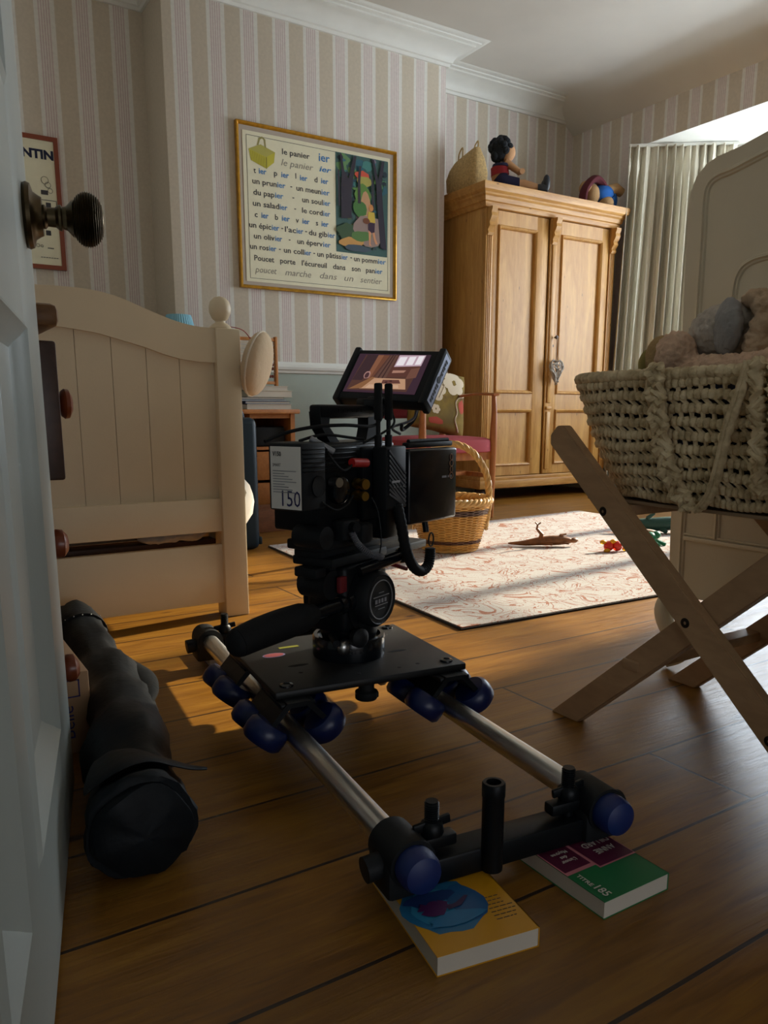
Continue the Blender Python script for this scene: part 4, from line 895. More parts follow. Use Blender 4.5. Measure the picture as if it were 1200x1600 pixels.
lay('blue_picture', [([(x, y) for x, y in blob(.046, .078, .050, .050, 24, .08, 4)], (38, 112, 158)), (blob(.040, .078, .036, .034, 18, .12, 8), (54, 140, 182)), (blob(.076, .074, .022, .034, 14, .12, 6), (30, 92, 146)), (blob(.035, .094, .034, .012, 14, .2, 5), (26, 60, 120)), (blob(.05, .05, .034, .012, 14, .2, 15), (40, 120, 170)),
    (blob(.036, .076, .020, .012, 22, .45, 3), (84, 34, 92)), ([(.048, .066), (.066, .068), (.082, .082), (.078, .084), (.062, .075), (.048, .072)], (58, 34, 84))], c, M_, .0245)
b = MB(M_); rn = random.Random(2)
for i in range(7):
    x = .092+.0005*i; y = .030+.0068*i
    while x < .122-.002*abs(i-2): wl = rn.uniform(.003, .008); b.box(x, min(x+wl, .125), y, y+.0011, .0247, .0249); x += wl+.0015
b.build('small_print', INK, c, smooth=0)
t_ = None
GRN = plain('green_cover', srgb(20, 112, 62), .5)
M_, c = paperback('green_paperback', 'green and plum paperback with white lettering propping the near right track end', (.6715, .5705), -.5, .116, .180, 0, .0235, GRN)
PL = (92, 28, 58); PK = (206, 128, 138)
lay('plum_panels', [([(.000, .062), (.050, .062), (.050, .054), (.1165, .054), (.1165, .18), (0, .18)], PK), ([(.002, .068), (.0475, .068), (.0475, .118), (.002, .118)], PL), ([(.052, .056), (.115, .056), (.115, .178), (.052, .178)], PL), ([(.002, .122), (.050, .122), (.050, .178), (.002, .178)], (150, 130, 124))], c, M_, .0235)
b = MB(M_); z_ = .0252
def btxt(s_, x, y, sz, wd, ang):
    ca, sa = math.cos(math.radians(ang)), math.sin(math.radians(ang)); b.text(s_, sz, M_.inverted() @ M_ @ Matrix(((ca, -sa, 0, x), (sa, ca, 0, y), (0, 0, 1, z_), (0, 0, 0, 1))), wd, bold=.0002)
btxt('TITRE', .008, .056, .009, .026, -90); btxt('185', .008, .026, .017, .020, -90)
btxt('ANNIE', .104, .086, .015, .034, 180); btxt('DILLARD', .110, .104, .015, .046, 180)
btxt("L'amour", .038, .088, .009, .024, 180); btxt('des', .031, .097, .009, .011, 180); btxt('Maytree', .039, .107, .009, .026, 180)
b.build('white_lettering', plain('white_ink', srgb(214, 206, 196), .6), c, smooth=0)
M_, c = paperback('orange_booklet', 'thin orange booklet peeping out under the near left of the track', (.515, .740), -6, .09, .07, 0, .010, plain('orange_cover', srgb(206, 72, 30), .5))
M_, c = paperback('blue_booklet', 'blue book with white lettering beneath the far end of the track', (.60, 1.735), -6, .32, .13, 0, .022, plain('royal_blue_cover', srgb(24, 68, 140), .5))
b = MB(M_)
for q in ((.19, .20, .05, .055), (.203, .212, .052, .062), (.215, .225, .05, .055), (.228, .236, .053, .06), (.195, .232, .064, .067)): b.box(q[0], q[1], q[2], q[3], .0221, .0224)
b.build('white_marks', WHITE, c, smooth=0)

# ------------------------------------------------------------------ track (local x across, y along, away from the doorway)
TM = Matrix(((.9937, .1117, 0, .49), (-.1117, .9937, 0, .783), (0, 0, 1, 0), (0, 0, 0, 1)))
RZ = .070; RR = .0185; G = .296
t = thing('dolly_track', 'pair of steel tubes held by black end clamps, propped on books on the floor', 'camera track', (.69, 1.25, .0))
for x in (0, G): MB(TM).cyl((x, -.10, RZ), (x, .975, RZ), RR, seg=32).build('rail_tube', STEEL, t)
for ye, sg in ((-.055, -1), (.955, 1)):
    b = MB(TM); b.box(-.01, G+.01, ye-.022, ye+.022, .0255, .0255+.034, .004); b.build('cross_bar', BLACK, t)
    for x in (0, G):
        c = MB(TM); c.tube([(x, ye-.032, RZ), (x, ye+.032, RZ)], RR+.012, 28); c.box(x-.032, x+.032, ye-.03, ye+.03, .0255, RZ, .006)
        side = -1 if x == 0 else 1
        c.cyl((x+side*.028, ye+.0, RZ-.01), (x+side*.05, ye+.0, RZ-.012), .016, seg=20)
        cl = c.build('end_clamp', BLACKM, t)
        kx = x+(.042 if x == 0 else -.042)
        m_ = MB(TM); m_.cyl((kx, ye, .055), (kx, ye, .128), .008, seg=16)
        m_.box(kx-.032, kx+.032, ye-.010, ye+.010, RZ-.004, RZ+.012, .003)
        m_.lathe([(.014, 0), (.016, .004), (.014, .014), (.010, .018)], (kx, ye, RZ+.014), (0, 0, 1), 14)
        m_.beam((kx-.026, ye, RZ+.024), (kx+.026, ye, RZ+.030), .006, .012, bev=.002)
        for q in range(9): m_.lathe([(.0082, 0), (.0095, .001), (.0082, .002)], (kx, ye, .100+.003*q), (0, 0, 1), 14)
        m_.build('wing_bolt', BLACK, cl)
        e = MB(TM); yy = ye+sg*.032; rr_ = RR+.006
        e.lathe([(rr_+.001, 0), (rr_+.002, .008), (rr_+.001, .020), (rr_*.92, .027), (rr_*.6, .031), (.002, .032)], (x, yy, RZ), (0, sg, 0), 28); e.build('end_cap', BLUED if sg < 0 else BLACKM, cl, label='blue end cap' if sg < 0 else None)
b = MB(TM); b.lathe([(.0140, .030), (.0140, .128), (.0148, .130), (.0148, .146), (.0135, .148), (.0095, .148), (.0095, .10), (.0, .10)], (.116, -.080, 0), (0, 0, 1), 28); b.build('upright_tube', BLACK, t)

# ------------------------------------------------------------------ dolly
t = thing('slider_dolly', 'flat black dolly plate on dark blue wheels riding the steel tubes', 'camera dolly', (.69, 1.25, .07))
pc = (G/2+.003, .487); PZ = .140
b = MB(TM); hx, hy = .183, .150; b.box(pc[0]-hx, pc[0]+hx, pc[1]-hy, pc[1]+hy, PZ-.006, PZ+.008, .004)
b.build('top_plate', plain('black_anodised', (.006, .007, .008), .5, .2), t)
b = MB(TM)
for sx in (-1, 1):
    for sy in (-1, 1): b.lathe([(.012, 0), (.0115, .003), (.006, .0045), (.005, .0025), (.001, .0025)], (pc[0]+sx*.155, pc[1]+sy*.125, PZ+.008), (0, 0, 1), 20)
b.build('bolt_heads', BLACKG, t)
b = MB(TM)
for x in (-.10, .10): b.ell((pc[0]+x, pc[1]-.03, PZ+.0078), .022, .007, .0006, 20, ring=6)
for x, y in ((-.11, -.07), (.13, .08), (-.02, -.12), (.06, -.12), (.10, -.115)): b.ell((pc[0]+x, pc[1]+y, PZ+.0078), .0045, .0045, .0006, 16, ring=6)
b.build('slots', plain('deep_black', (.002, .002, .002), .9), t)
stk = MB(TM); stk.ell((pc[0]-.122, pc[1]+.045, PZ+.0083), .022, .013, .0004, 32, ring=6); s1 = stk.build('oval_sticker', plain('lilac_sticker', srgb(120, 110, 150), .5), t)
stk = MB(TM); stk.ell((pc[0]-.122, pc[1]+.045, PZ+.0088), .019, .0105, .0003, 32, ring=6); stk.build('sticker_centre', plain('brick_sticker', srgb(150, 70, 74), .5), s1)
stk = MB(TM); stk.box(pc[0]-.10, pc[0]-.06, pc[1]+.078, pc[1]+.088, PZ+.008, PZ+.0086); stk.build('yellow_sticker', plain('olive_sticker', srgb(120, 120, 30), .5), t)
for x, sd in ((0, -1), (G, 1)):
    for ys in (-.118, .095):
        b = MB(TM); yc = pc[1]+ys; cx = x
        b.prism([(-.052, -.004), (-.02, .032), (.02, .032), (.052, -.004), (.046, -.010), (.014, .024), (-.014, .024), (-.046, -.010)], (cx, yc-.058, RZ+.034), (1, 0, 0), (0, 0, 1), (0, .116, 0))
        b.box(cx-.03, cx+.03, yc-.055, yc+.055, PZ-.014, PZ-.006, .002)
        br = b.build('wheel_bracket', BLACK, t)
        for dy in (-.034, .034):
            for s2 in (-1, 1):
                off = Vector((s2*.707, 0, .50)).normalized(); c_ = Vector((cx, yc+dy, RZ))+off*(RR+.0305); c_.z = RZ+.012+.0
                c_ = Vector((cx+s2*(.052), yc+dy*1.1, RZ+.014))
                axd = Vector((-s2*.62, 0, .785))
                wv = MB(TM); wv.lathe([(.008, -.020), (.029, -.019), (.035, -.013), (.0365, 0), (.035, .013), (.029, .019), (.008, .020)], c_, axd, 28)
                wv.build('wheel', BLUE, t)
b = MB(TM); b.cyl((pc[0]-.01, pc[1]-.13, PZ-.006), (pc[0]-.01, pc[1]-.13, PZ-.024), .014, seg=20); b.lathe([(.018, -.036), (.020, -.032), (.020, -.022), (.012, -.018)], (pc[0]-.01, pc[1]-.13, PZ), (0, 0, 1), 20)
b.beam((pc[0]-.03, pc[1]-.13, PZ-.03), (pc[0]+.012, pc[1]-.13, PZ-.03), .014, .012, bev=.003); b.build('clamp_knob', BLACKM, t)

# ------------------------------------------------------------------ fluid head (local x = camera direction, y = left, z up)
HM = frame((.69, 1.24, 0), 24); H0 = PZ+.008
t = thing('fluid_head', 'black fluid tripod head with a thick pan handle bolted to the dolly plate', 'tripod head', (.70, 1.24, H0))
b = MB(HM); c0 = (.018, 0, 0)
b.lathe([(.068, H0), (.069, H0+.004), (.069, H0+.036), (.067, H0+.040), (.060, H0+.040), (.058, H0+.032), (.0, H0+.032)], c0, (0, 0, 1), 48); b.build('bowl_ring', BLACKG, t)
b = MB(HM); b.lathe([(.05, H0+.03), (.052, H0+.05), (.050, H0+.055), (.052, H0+.06), (.052, H0+.075), (.047, H0+.08), (.045, H0+.09)], c0, (0, 0, 1), 40); b.build('pan_base', BLACK, t)
b = MB(HM)
b.box(-.055, .085, -.046, .046, .205, .335, .014, seg=3); b.cyl((.018, -.048, .262), (.018, .055, .262), .066, seg=40); b.lathe([(.05, .18), (.056, .20), (.058, .23)], (.018, 0, 0), (0, 0, 1), 36); b.box(-.05, .08, -.03, .03, .31, .335, .005); b.build('tilt_housing', BLACK, t)
b = MB(HM); b.lathe([(.052, 0), (.052, .018), (.046, .026), (.044, .024), (.0, .024)], (.020, -.048, .262), (0, -1, 0), 40); dk_ = b.build('side_disc', BLACKM, t)
GREYM = plain('grey_print', srgb(130, 130, 134), .5)
b = MB(HM); yv = -.0735
b.tube([(.020+.036*math.cos(a), yv, .262+.036*math.sin(a)) for a in [2*PI*i/40 for i in range(40)]], .0011, 5, closed=True)
for q in ((.015, .065, .268, .2695), (.02, .060, .252, .2535), (.020, .027, .2565, .264), (.031, .036, .2565, .264), (.040, .046, .2565, .264), (.050, .056, .2565, .264), (.03, .05, .245, .2462), (.032, .048, .275, .2762)): b.box(q[0]-.020, q[1]-.020, yv-.0006, yv+.0004, q[2], q[3])
b.build('disc_markings', GREYM, dk_, smooth=0)
b = MB(HM); b.ell((-.062, .0, .300), .03, .03, .032, 24); b.cyl((-.07, .03, .30), (-.07, -.03, .30), .026, seg=24); b.build('rear_drum', BLACKM, t)
MB(HM).box(-.066, -.045, -.045, -.035, .285, .315, .003).build('red_label', plain('dull_red', srgb(110, 26, 34), .5), t)
b = MB(HM); b.tube([(-.02, -.055, .238), (-.005, -.05, .30)], .002, 8); b.build('tilt_scale', SILV, t)
# pan handle
hb = [Vector((.0, -.06, .258)), Vector((-.075, -.083, .248))]
b = MB(HM); b.cyl((.03, -.05, .268), (-.04, -.036, .263), .017, seg=24); b.cyl((-.03, -.038, .263), (-.125, -.022, .257), .0135, seg=24); b.lathe([(.017, 0), (.0185, .006), (.017, .014)], (-.045, -.035, .262), (-.98, .16, -.05), 24); rod = b.build('pan_handle', BLACKG, t)
gp = cr([(-.112, -.024, .258), (-.150, -.018, .255), (-.19, -.012, .252), (-.235, -.004, .247), (-.272, .004, .240)], 6)
b = MB(HM); b.tube(gp, [.015+.009*min(1, i/5)+.003*math.sin(PI*i/(len(gp)-1)) for i in range(len(gp))], 28); b.ell(gp[-1], .017, .0235, .0235, 24); b.build('grip', BLACKR, rod)
# long slide plate with red lever, and levers
b = MB(HM); b.box(-.095, .075, -.05, .04, .335, .352, .004); b.box(-.115, -.085, -.030, .02, .318, .336, .004); b.build('slide_clamp', BLACKM, t)
b = MB(HM); b.box(-.07, .26, -.026, .026, .322, .338, .003); b.box(-.10, .155, -.031, .031, .352, .364, .002); b.build('slide_plate', BLACKM, t)
b = MB(HM); b.beam((.09, -.045, .315), (.135, -.055, .298), .012, .008, bev=.003); b.build('red_lever', plain('dark_red_metal', srgb(120, 30, 40), .4), t)
b = MB(HM); b.cyl((-.02, -.05, .318), (.085, -.075, .335), .011, seg=20); b.ell((.088, -.0757, .3355), .017, .016, .016, 16); b.build('brake_lever', BLACKG, t)
b = MB(HM); b.lathe([(.016, 0), (.018, .004), (.018, .014), (.010, .02)], (-.030, -.052, .200), (-.3, -1, 0), 20); b.cyl((-.035, 0, .195), (-.06, -.03, .19), .007, seg=12); b.build('lock_knob', BLACKM, t)
MB(HM).ell((-.035, -.030, H0+.030), .017, .012, .016, 20).build('bubble_level', SILV, t)

# ------------------------------------------------------------------ cinema camera
t = thing('cinema_camera', 'black rigged cinema camera with monitor, battery and cables on the dolly', 'film camera', (.69, 1.24, .366))
Z0 = .366
b = MB(HM); b.box(-.13, .085, -.048, .05, Z0+.034, .548, .006); b.box(-.125, .09, -.055, .045, .50, .545, .004); b.box(-.09, .085, -.055, .03, .384, .41, .006); b.box(.03, .09, -.075, -.03, .372, .43, .006); b.box(-.02, .08, -.062, -.04, .41, .54, .005)
for i in range(5): b.box(-.13, -.03, -.056, -.047, .505+.008*i, .509+.008*i, .001)
body = b.build('camera_body', BLACK, t)
b = MB(HM); b.box(-.115, .075, -.045, .035, Z0, Z0+.018, .004); b.box(-.145, .04, -.052, .0, Z0+.018, Z0+.036, .006); b.cyl((-.135, -.070, Z0+.030), (-.135, -.01, Z0+.030), .019, seg=20); b.build('base_plate', BLACKM, t)
# battery
b = MB(HM); b.box(-.19, -.128, -.065, .004, .444, .552, .004); bt = b.build('battery', BLACKM, t)
bx0 = -.1905
b = MB(HM); b.box(bx0-.0006, bx0+.001, -.0635, -.002, .447, .546, 0); lb = b.build('battery_label', plain('grey_label', srgb(216, 212, 204), .5), bt, label='pale grey printed label')
def rear(b, s_, y, z, sz, wd, **k): b.text(s_, sz, HM @ onplane((bx0-.0012, y, z), (0, -1, 0), (0, 0, 1)), wd, **k)
b = MB(); rear(b, 'V150', -.007, .531, .010, .018, bold=.0003); rear(b, 'SMART', -.007, .5145, .007, .017); b.build('label_text', INK, lb, smooth=0)
b = MB(HM)
for i in range(9):
    zq = .507-.0042*i; b.box(bx0-.0014, bx0-.0008, -.055+.008*((i*7) % 4), -.007, zq, zq+.0012)
b.build('small_print', GREYM, lb, smooth=0)
b = MB(); rear(b, '150', -.025, .452, .036, .038); b.build('large_number', plain('label_navy', srgb(34, 34, 84), .6), lb, smooth=0)
b = MB(HM)
for i in range(6): b.box(-.187, -.132, -.066, -.061, .505+.007*i, .5085+.007*i, .001)
b.cyl((-.15, -.060, .482), (-.15, -.068, .482), .017, seg=24); b.build('battery_ribs', BLACK, bt)
b = MB(HM); b.lathe([(.022, 0), (.024, .006), (.023, .014), (.019, .016), (.0, .014)], (-.085, -.05, .470), (0, -1, 0), 32); b.build('control_dial', BLACKG, t)
# right hand flat box
SL = HM @ Matrix.Translation((.085, -.080, 0)) @ Matrix.Rotation(math.radians(-5), 4, 'Z')
b = MB(SL); b.box(0, .158, -.012, .014, .392, .532, .006, seg=3); sl = b.build('side_recorder', BLACKG, t)
b = MB(SL); b.box(.005, .150, -.006, .010, .534, .544, .003).cyl((.012, 0, .546), (.14, 0, .546), .004, seg=10); b.build('top_clamp', BLACKM, sl)
OR = plain('copper_print', srgb(150, 100, 60), .5)
b = MB(SL)
for i in range(4): b.tube([(.136+.006*math.cos(a)*(1 if i % 2 else .7), -.0132, .513-.012*i+.006*math.sin(a)) for a in [2*PI*j/14 for j in range(14)]], .0008, 4, closed=True)
b.build('side_logo', OR, sl, smooth=0)
b = MB(SL); b.box(.105, .120, -.0128, -.0120, .474, .478).box(.124, .130, -.0128, -.0120, .474, .478).box(.133, .138, -.0128, -.0120, .474, .478); b.build('side_print', GREYM, sl, smooth=0)
# finned transmitter with antennas
FB = HM @ Matrix.Translation((.005, -.080, 0))
b = MB(FB); b.box(0, .066, -.014, .016, .428, .540, .004)
tx = b.build('transmitter', BLACKM, t)
b = MB(FB)
for i in range(11):
    z = .520-.0085*i; b.beam((.006, -.0155, z+.014), (.060, -.0155, z-.030 if z-.030 > .432 else .432), .004, .003, up=(0, 1, 0)) if i < 10 else None
b.build('cooling_fins', plain('fin_edge_grey', srgb(52, 54, 60), .4, .5), tx)
b = MB(FB); b.box(.012, .038, -.0185, -.0175, .476, .480)
for i in range(4): b.ell((.020+.010*i, -.018, .468), .0013, .001, .0013, 8, ring=6)
b.build('front_print', GREYM, tx, smooth=0)
for x in (.006, .038):
    a0 = Vector((x-.014, -.086, .540))
    b = MB(HM); b.cyl(a0, a0+Vector((0, 0, .02)), .0065, seg=14); b.cyl(a0+Vector((0, 0, .016)), a0+Vector((.0, 0, .05)), .004, seg=12); b.box(a0.x-.0045, a0.x+.0045, a0.y-.007, a0.y+.007, a0.z+.045, a0.z+.108, .003); b.build('antenna', BLACKR, t)
# top handle
b = MB(HM); b.box(-.075, .095, -.013, .013, .588, .612, .005)
for x in [.0+.013*i for i in range(6)]: b.cyl((x-.02, -.0135, .602), (x-.02, -.0128, .602), .0035, seg=10)
b.prism([(-.075, .60), (-.045, .60), (-.050, .575), (-.018, .545), (-.045, .545), (-.072, .575)], (0, .012, 0), (1, 0, 0), (0, 0, 1), (0, -.024, 0))
b.prism([(.068, .60), (.095, .60), (.095, .57), (.10, .545), (.060, .545), (.068, .57)], (0, .012, 0), (1, 0, 0), (0, 0, 1), (0, -.024, 0)); b.build('top_handle', BLACK, t)
# cables and plugs
b = MB(HM); b.cyl((-.075, -.078, .5165), (-.035, -.080, .514), .0075, seg=16); b.build('red_plug', RED, t)
for p, rr in (((-.028, -.085, .477), .010), ((-.034, -.088, .457), .009)):
    b = MB(HM); b.lathe([(rr*.8, 0), (rr, .004), (rr, .012), (rr*.7, .016), (rr*.7, .022), (rr, .024), (rr*.9, .03), (.001, .03)], (p[0], p[1]+.035, p[2]), (-.25, -1, 0), 18); b.build('gold_connector', GOLDC, t)
b = MB(HM); b.cyl((-.10, -.055, .485), (-.105, -.075, .485), .008, seg=16); b.build('connector', SILV, t)
b = MB(HM); b.cyl((-.13, -.035, .557), (-.10, -.06, .535), .005, seg=12); b.build('grey_plug', plain('grey_plastic', srgb(130, 132, 136), .4), t)
hose = cr([(.038, -.095, .436), (.045, -.10, .40), (.060, -.10, .355), (.085, -.10, .318), (.115, -.10, .302), (.140, -.10, .308), (.148, -.10, .325), (.149, -.10, .342)], 8)
b = MB(HM); b.tube(hose, [.0095+.0012*(i % 2) for i in range(len(hose))], 12); b.build('coiled_hose', BLACKR, t)
b = MB(HM); b.tube([(.152+.0005*0+.009*math.cos(a), -.10, .358+.013*math.sin(a)) for a in [2*PI*i/20 for i in range(20)]], .0016, 6, closed=True); b.cyl((.150, -.09, .372), (.150, -.085, .40), .006, seg=10); b.build('split_ring', BLACK, t)
def coil(P, R_, rr, turns, nm, mat):
    P = cr(P, 10); n_ = len(P); out = []
    m = turns*8
    for i in range(m+1):
        q = i/m*(n_-1); k_ = min(int(q), n_-2); p = P[k_].lerp(P[k_+1], q-k_); tt = (P[k_+1]-P[k_]).normalized(); a1 = tt.cross(Vector((0, 0, 1))).normalized(); a2 = tt.cross(a1); a = 2*PI*i/8; out.append(p+a1*R_*math.cos(a)+a2*R_*math.sin(a))
    MB(HM).tube(out, rr, 5).build(nm, mat, t)
coil([(-.085, -.085, .40), (-.075, -.09, .38), (-.045, -.095, .358), (-.01, -.095, .348)], .0045, .0016, 26, 'spiral_cable', plain('grey_cable', srgb(90, 92, 98), .4))
for P, rr in (([(-.11, -.055, .535), (-.12, -.075, .52), (-.10, -.08, .505), (-.07, -.078, .514)], .002), ([(-.19, .01, .553), (-.15, 0, .566), (-.10, -.02, .575), (-.03, -.03, .577), (.06, -.03, .575), (.08, -.04, .60), (.10, -.04, .625)], .003), ([(-.14, -.02, .553), (-.09, -.03, .562), (-.03, -.04, .556), (.0, -.05, .552)], .0025), ([(-.034, -.09, .455), (-.03, -.10, .43), (-.02, -.10, .38), (-.015, -.09, .34)], .0012), ([(-.03, -.07, .547), (.03, -.09, .575), (.06, -.07, .60), (.085, -.05, .63)], .0022), ([(-.14, -.065, .455), (-.11, -.07, .44), (-.08, -.07, .445), (-.06, -.07, .46)], .0018)):
    MB(HM).tube(cr(P, 8), rr, 8).build('cable', BLACKR, t)
b = MB(HM); b.box(-.095, -.045, -.075, -.048, .385, .420, .005).box(-.055, -.02, -.085, -.05, .375, .41, .006); b.cyl((-.075, -.078, .408), (-.078, -.09, .408), .009, seg=14); b.build('power_hub', BLACKM, t)
b = MB(HM); b.cyl((.08, 0, .465), (.17, 0, .465), .046, .05, seg=36); b.cyl((.17, 0, .465), (.20, 0, .465), .055, seg=36); b.cyl((.10, -.058, .40), (.16, -.058, .40), .016, seg=16); b.build('lens', BLACKM, t)
b = MB(HM); b.tube([(.12, 0, .465), (.15, 0, .465)], .052, 36); b.build('focus_ring', BLACKR, t)

# monitor
mc = Vector((.812, 1.274, .669)); my, mt, mr_, mw = 1.068, .659, -.066, .193; mh = mw*.62
nx = Vector((math.cos(my), -math.sin(my), 0)); fw = Vector((math.sin(my), math.cos(my), 0)); up_ = Vector((0, 0, 1))*math.cos(mt)+fw*math.sin(mt)
ea = nx*math.cos(mr_)+up_*math.sin(mr_); eb = up_*math.cos(mr_)-nx*math.sin(mr_); ec = ea.cross(eb)
MM = Matrix(((ea.x, eb.x, ec.x, mc.x), (ea.y, eb.y, ec.y, mc.y), (ea.z, eb.z, ec.z, mc.z), (0, 0, 0, 1)))
t2 = MB(MM); t2.box(-mw/2, mw/2, -mh/2, mh/2, -.030, 0, .006)
for sx in (-1, 1): t2.box(sx*mw/2-.010 if sx > 0 else -mw/2-.004, sx*mw/2+.004 if sx > 0 else -mw/2+.010, -mh/2-.004, mh/2+.004, -.032, .003, .004)
mon = t2.build('monitor', BLACKM, t)
b = MB(MM); b.box(mw/2+.0035, mw/2+.0045, -mh/2+.008, mh/2-.004, -.026, -.004); sp = b.build('side_plate', plain('pale_side_metal', srgb(140, 146, 170), .35, .6), mon, label='silvery side edge with black cut-outs')
b = MB(MM)
for i in range(14):
    y = -mh/2+.014+.0068*i
    if 6 <= i <= 7: continue
    b.box(mw/2+.0042, mw/2+.0050, y, y+.0045, -.018-.002*(i % 2), -.012)
b.cyl((mw/2+.0042, .002, -.014), (mw/2+.0052, .002, -.014), .0065, seg=16); b.build('side_vents', BLACKM, sp, smooth=0)
sx0, sx1, sy0, sy1 = -.083, .074, -.045, .047
scr = MB(MM); scr.box(sx0, sx1, sy0, sy1, .0005, .0012); SCR = scr.build('screen', emit('screen_base', srgb(64, 38, 52), .55), mon, smooth=0)
W_, H_ = sx1-sx0, sy1-sy0
S_ = [([(0, 0), (1, 0), (1, 1), (0, 1)], (66, 40, 54)), ([(.04, .05), (.88, .05), (.93, .97), (.10, .97)], (92, 54, 44)), ([(.20, .30), (.35, .97), (.12, .97), (.06, .3)], (66, 42, 46)),
      ([(.24, .35), (.33, .35), (.44, .97), (.28, .97)], (146, 84, 54)), ([(.30, .35), (.33, .35), (.44, .97), (.36, .97)], (120, 66, 44)), ([(.36, .32), (.52, .32), (.56, .97), (.46, .97)], (104, 66, 54)),
      ([(.40, .32), (.42, .32), (.50, .97), (.48, .97)], (72, 44, 40)), ([(.46, .32), (.48, .32), (.53, .97), (.515, .97)], (72, 44, 40)),
      ([(.57, .66), (.93, .70), (.94, .98), (.58, .97)], (196, 160, 176)), ([(.585, .70), (.69, .71), (.70, .93), (.60, .92)], (236, 226, 232)), ([(.72, .715), (.81, .725), (.82, .94), (.73, .93)], (236, 226, 232)), ([(.84, .73), (.915, .74), (.925, .96), (.85, .95)], (236, 226, 232)),
      ([(.53, .40), (.93, .44), (.93, .70), (.56, .66)], (100, 54, 44)), ([(.58, .50), (.74, .52), (.76, .58), (.58, .57)], (180, 120, 96)), ([(.80, .36), (.93, .40), (.93, .66), (.82, .62)], (122, 72, 56)),
      ([(.22, .08), (.86, .10), (.80, .36), (.34, .36)], (200, 142, 100)), ([(.07, .06), (.25, .09), (.38, .38), (.33, .38)], (150, 92, 50)), ([(.50, .22), (.76, .24), (.72, .33), (.50, .32)], (110, 60, 50)), ([(.30, .10), (.76, .12), (.74, .2), (.34, .19)], (214, 160, 120)),
      (blob(.25, .43, .045, .10, 16, .1, 3), (176, 120, 110)), (blob(.25, .42, .03, .075, 16, .1, 3), (80, 46, 50)), (blob(.56, .26, .02, .02, 8, .2, 3), (70, 36, 34)), (blob(.62, .29, .02, .02, 8, .2, 4), (70, 36, 34))]
b = MB(MM); ml = []
for i, (poly, col) in enumerate(S_):
    g_ = sum(col)/3; ml.append(emit('screen_%d' % i, srgb(*[q*.72+g_*.28 for q in col]), .60)); V = [b.v((sx0+W_*p[0], sy0+H_*p[1], .0013+.00008*i)) for p in poly]; fc = b.face(V); fc.material_index = i
b.build('screen_picture', ml, SCR, smooth=0, recalc=False)
b = MB(MM)
for i in range(8): b.box(-.018+.0045*i, -.015+.0045*i, -mh/2+.003, -mh/2+.006, .0002, .0006)
b.build('bezel_print', plain('dim_print', srgb(70, 74, 80), .6), mon, smooth=0)
b = MB(); pA = HM @ Vector((.085, 0, .612)); pB = mc-up_*(mh/2-.01)-ec*.02
b.beam(pA, pB+Vector((0, 0, -.004)), .022, .03, bev=.004); b.cyl(pB-nx*.02, pB+nx*.02, .012, seg=18); b.box(pA.x-.018, pA.x+.018, pA.y-.016, pA.y+.016, pA.z-.004, pA.z+.012, .004); b.build('monitor_arm', BLACKM, mon)
MB().tube(cr([mc-ec*.03+nx*.05, mc-ec*.06+nx*.05-up_*.05, mc-ec*.05+nx*.04-up_*.09, (.80, 1.21, .575)], 8), .0035, 8).build('monitor_cable', BLACKR, mon)
MB().tube(cr([mc-ec*.03+nx*.045, mc-ec*.05+nx*.055-up_*.06, mc-ec*.03+nx*.03-up_*.10, (.79, 1.2, .56)], 8), .0025, 8).build('monitor_cable', plain('grey_cable', srgb(90, 92, 98), .4), mon)

# ------------------------------------------------------------------ basket stand
t = thing('basket_stand', 'folding crossed leg wooden stand carrying the woven baby basket', 'stand', (1.27, .79, 0))
def leg(x0, x1, a, c):
    b = MB(); A_, C_ = Vector((0, *a)), Vector((0, *c)); d = (C_-A_).normalized(); n = Vector((0, -d.z, d.y)); hw = .024
    P = [A_+n*hw, C_+n*hw-d*.012, C_+n*.010, C_-n*hw+d*0, A_-n*hw]
    A1 = A_+n*hw; A2 = A_-n*hw
    def cut(p):      # slide along the leg onto the floor
        k = -p.z/d.z; return p+d*k
    A1, A2 = cut(A1), cut(A2)
    P = [A1, C_+n*hw-d*.012, C_+n*.012, C_-n*.012, C_-n*hw-d*.012, A2]
    V0 = [b.v((x0, p.y, p.z)) for p in P]; V1 = [b.v((x1, p.y, p.z)) for p in P]
    F = [b.face(V0[::-1]), b.face(V1)]
    for i in range(6): b.face([V0[i], V0[(i+1) % 6], V1[(i+1) % 6], V1[i]])
    bmesh.ops.bevel(b.bm, geom=list(b.bm.edges), offset=.002, segments=2, affect='EDGES'); return b.build('leg', BEECH, t)
SCRW = plain('dark_screw', srgb(40, 32, 26), .4, .6)
for X in (1.070, 1.455):
    o_ = 1 if X < 1.2 else -1; xa = (X, X+.022) if o_ > 0 else (X+.024, X+.046); xb = (X+.0235, X+.0455) if o_ > 0 else (X, X+.022)
    l1 = leg(xa[0], xa[1], (.480, 0), (1.098, .565)); l2 = leg(xb[0], xb[1], (1.06, 0), (.44, .565))
    if o_ > 0:
        for (y, z, p, xx) in ((.780, .262, l1, X), (.966, .425, l1, X), (.620, .116, l1, X), (.902, .152, l2, X+.0235)):
            MB().lathe([(.008, 0), (.0085, .001), (.007, .002), (.003, .002), (.0025, .0005), (.0, .0005)], (xx+.001, y, z), (-1, 0, 0), 16).build('bolt', SCRW, p)
for (y, z) in ((.966, .425), (.620, .116), (.902, .152), (.61, .425)):
    b = MB(); b.box(1.09, 1.48, y-.018, y+.018, z-.010, z+.010, .003); b.build('cross_bar', BEECH, t)
t = thing('basket_board', 'thin pale board under the woven baby basket resting on the stand bars', 'board', (1.27, .79, .436))
MB().box(1.13, 1.46, .50, 1.06, .436, .442, .001).build('board', plain('pale_plywood', srgb(150, 128, 100), .7), t)

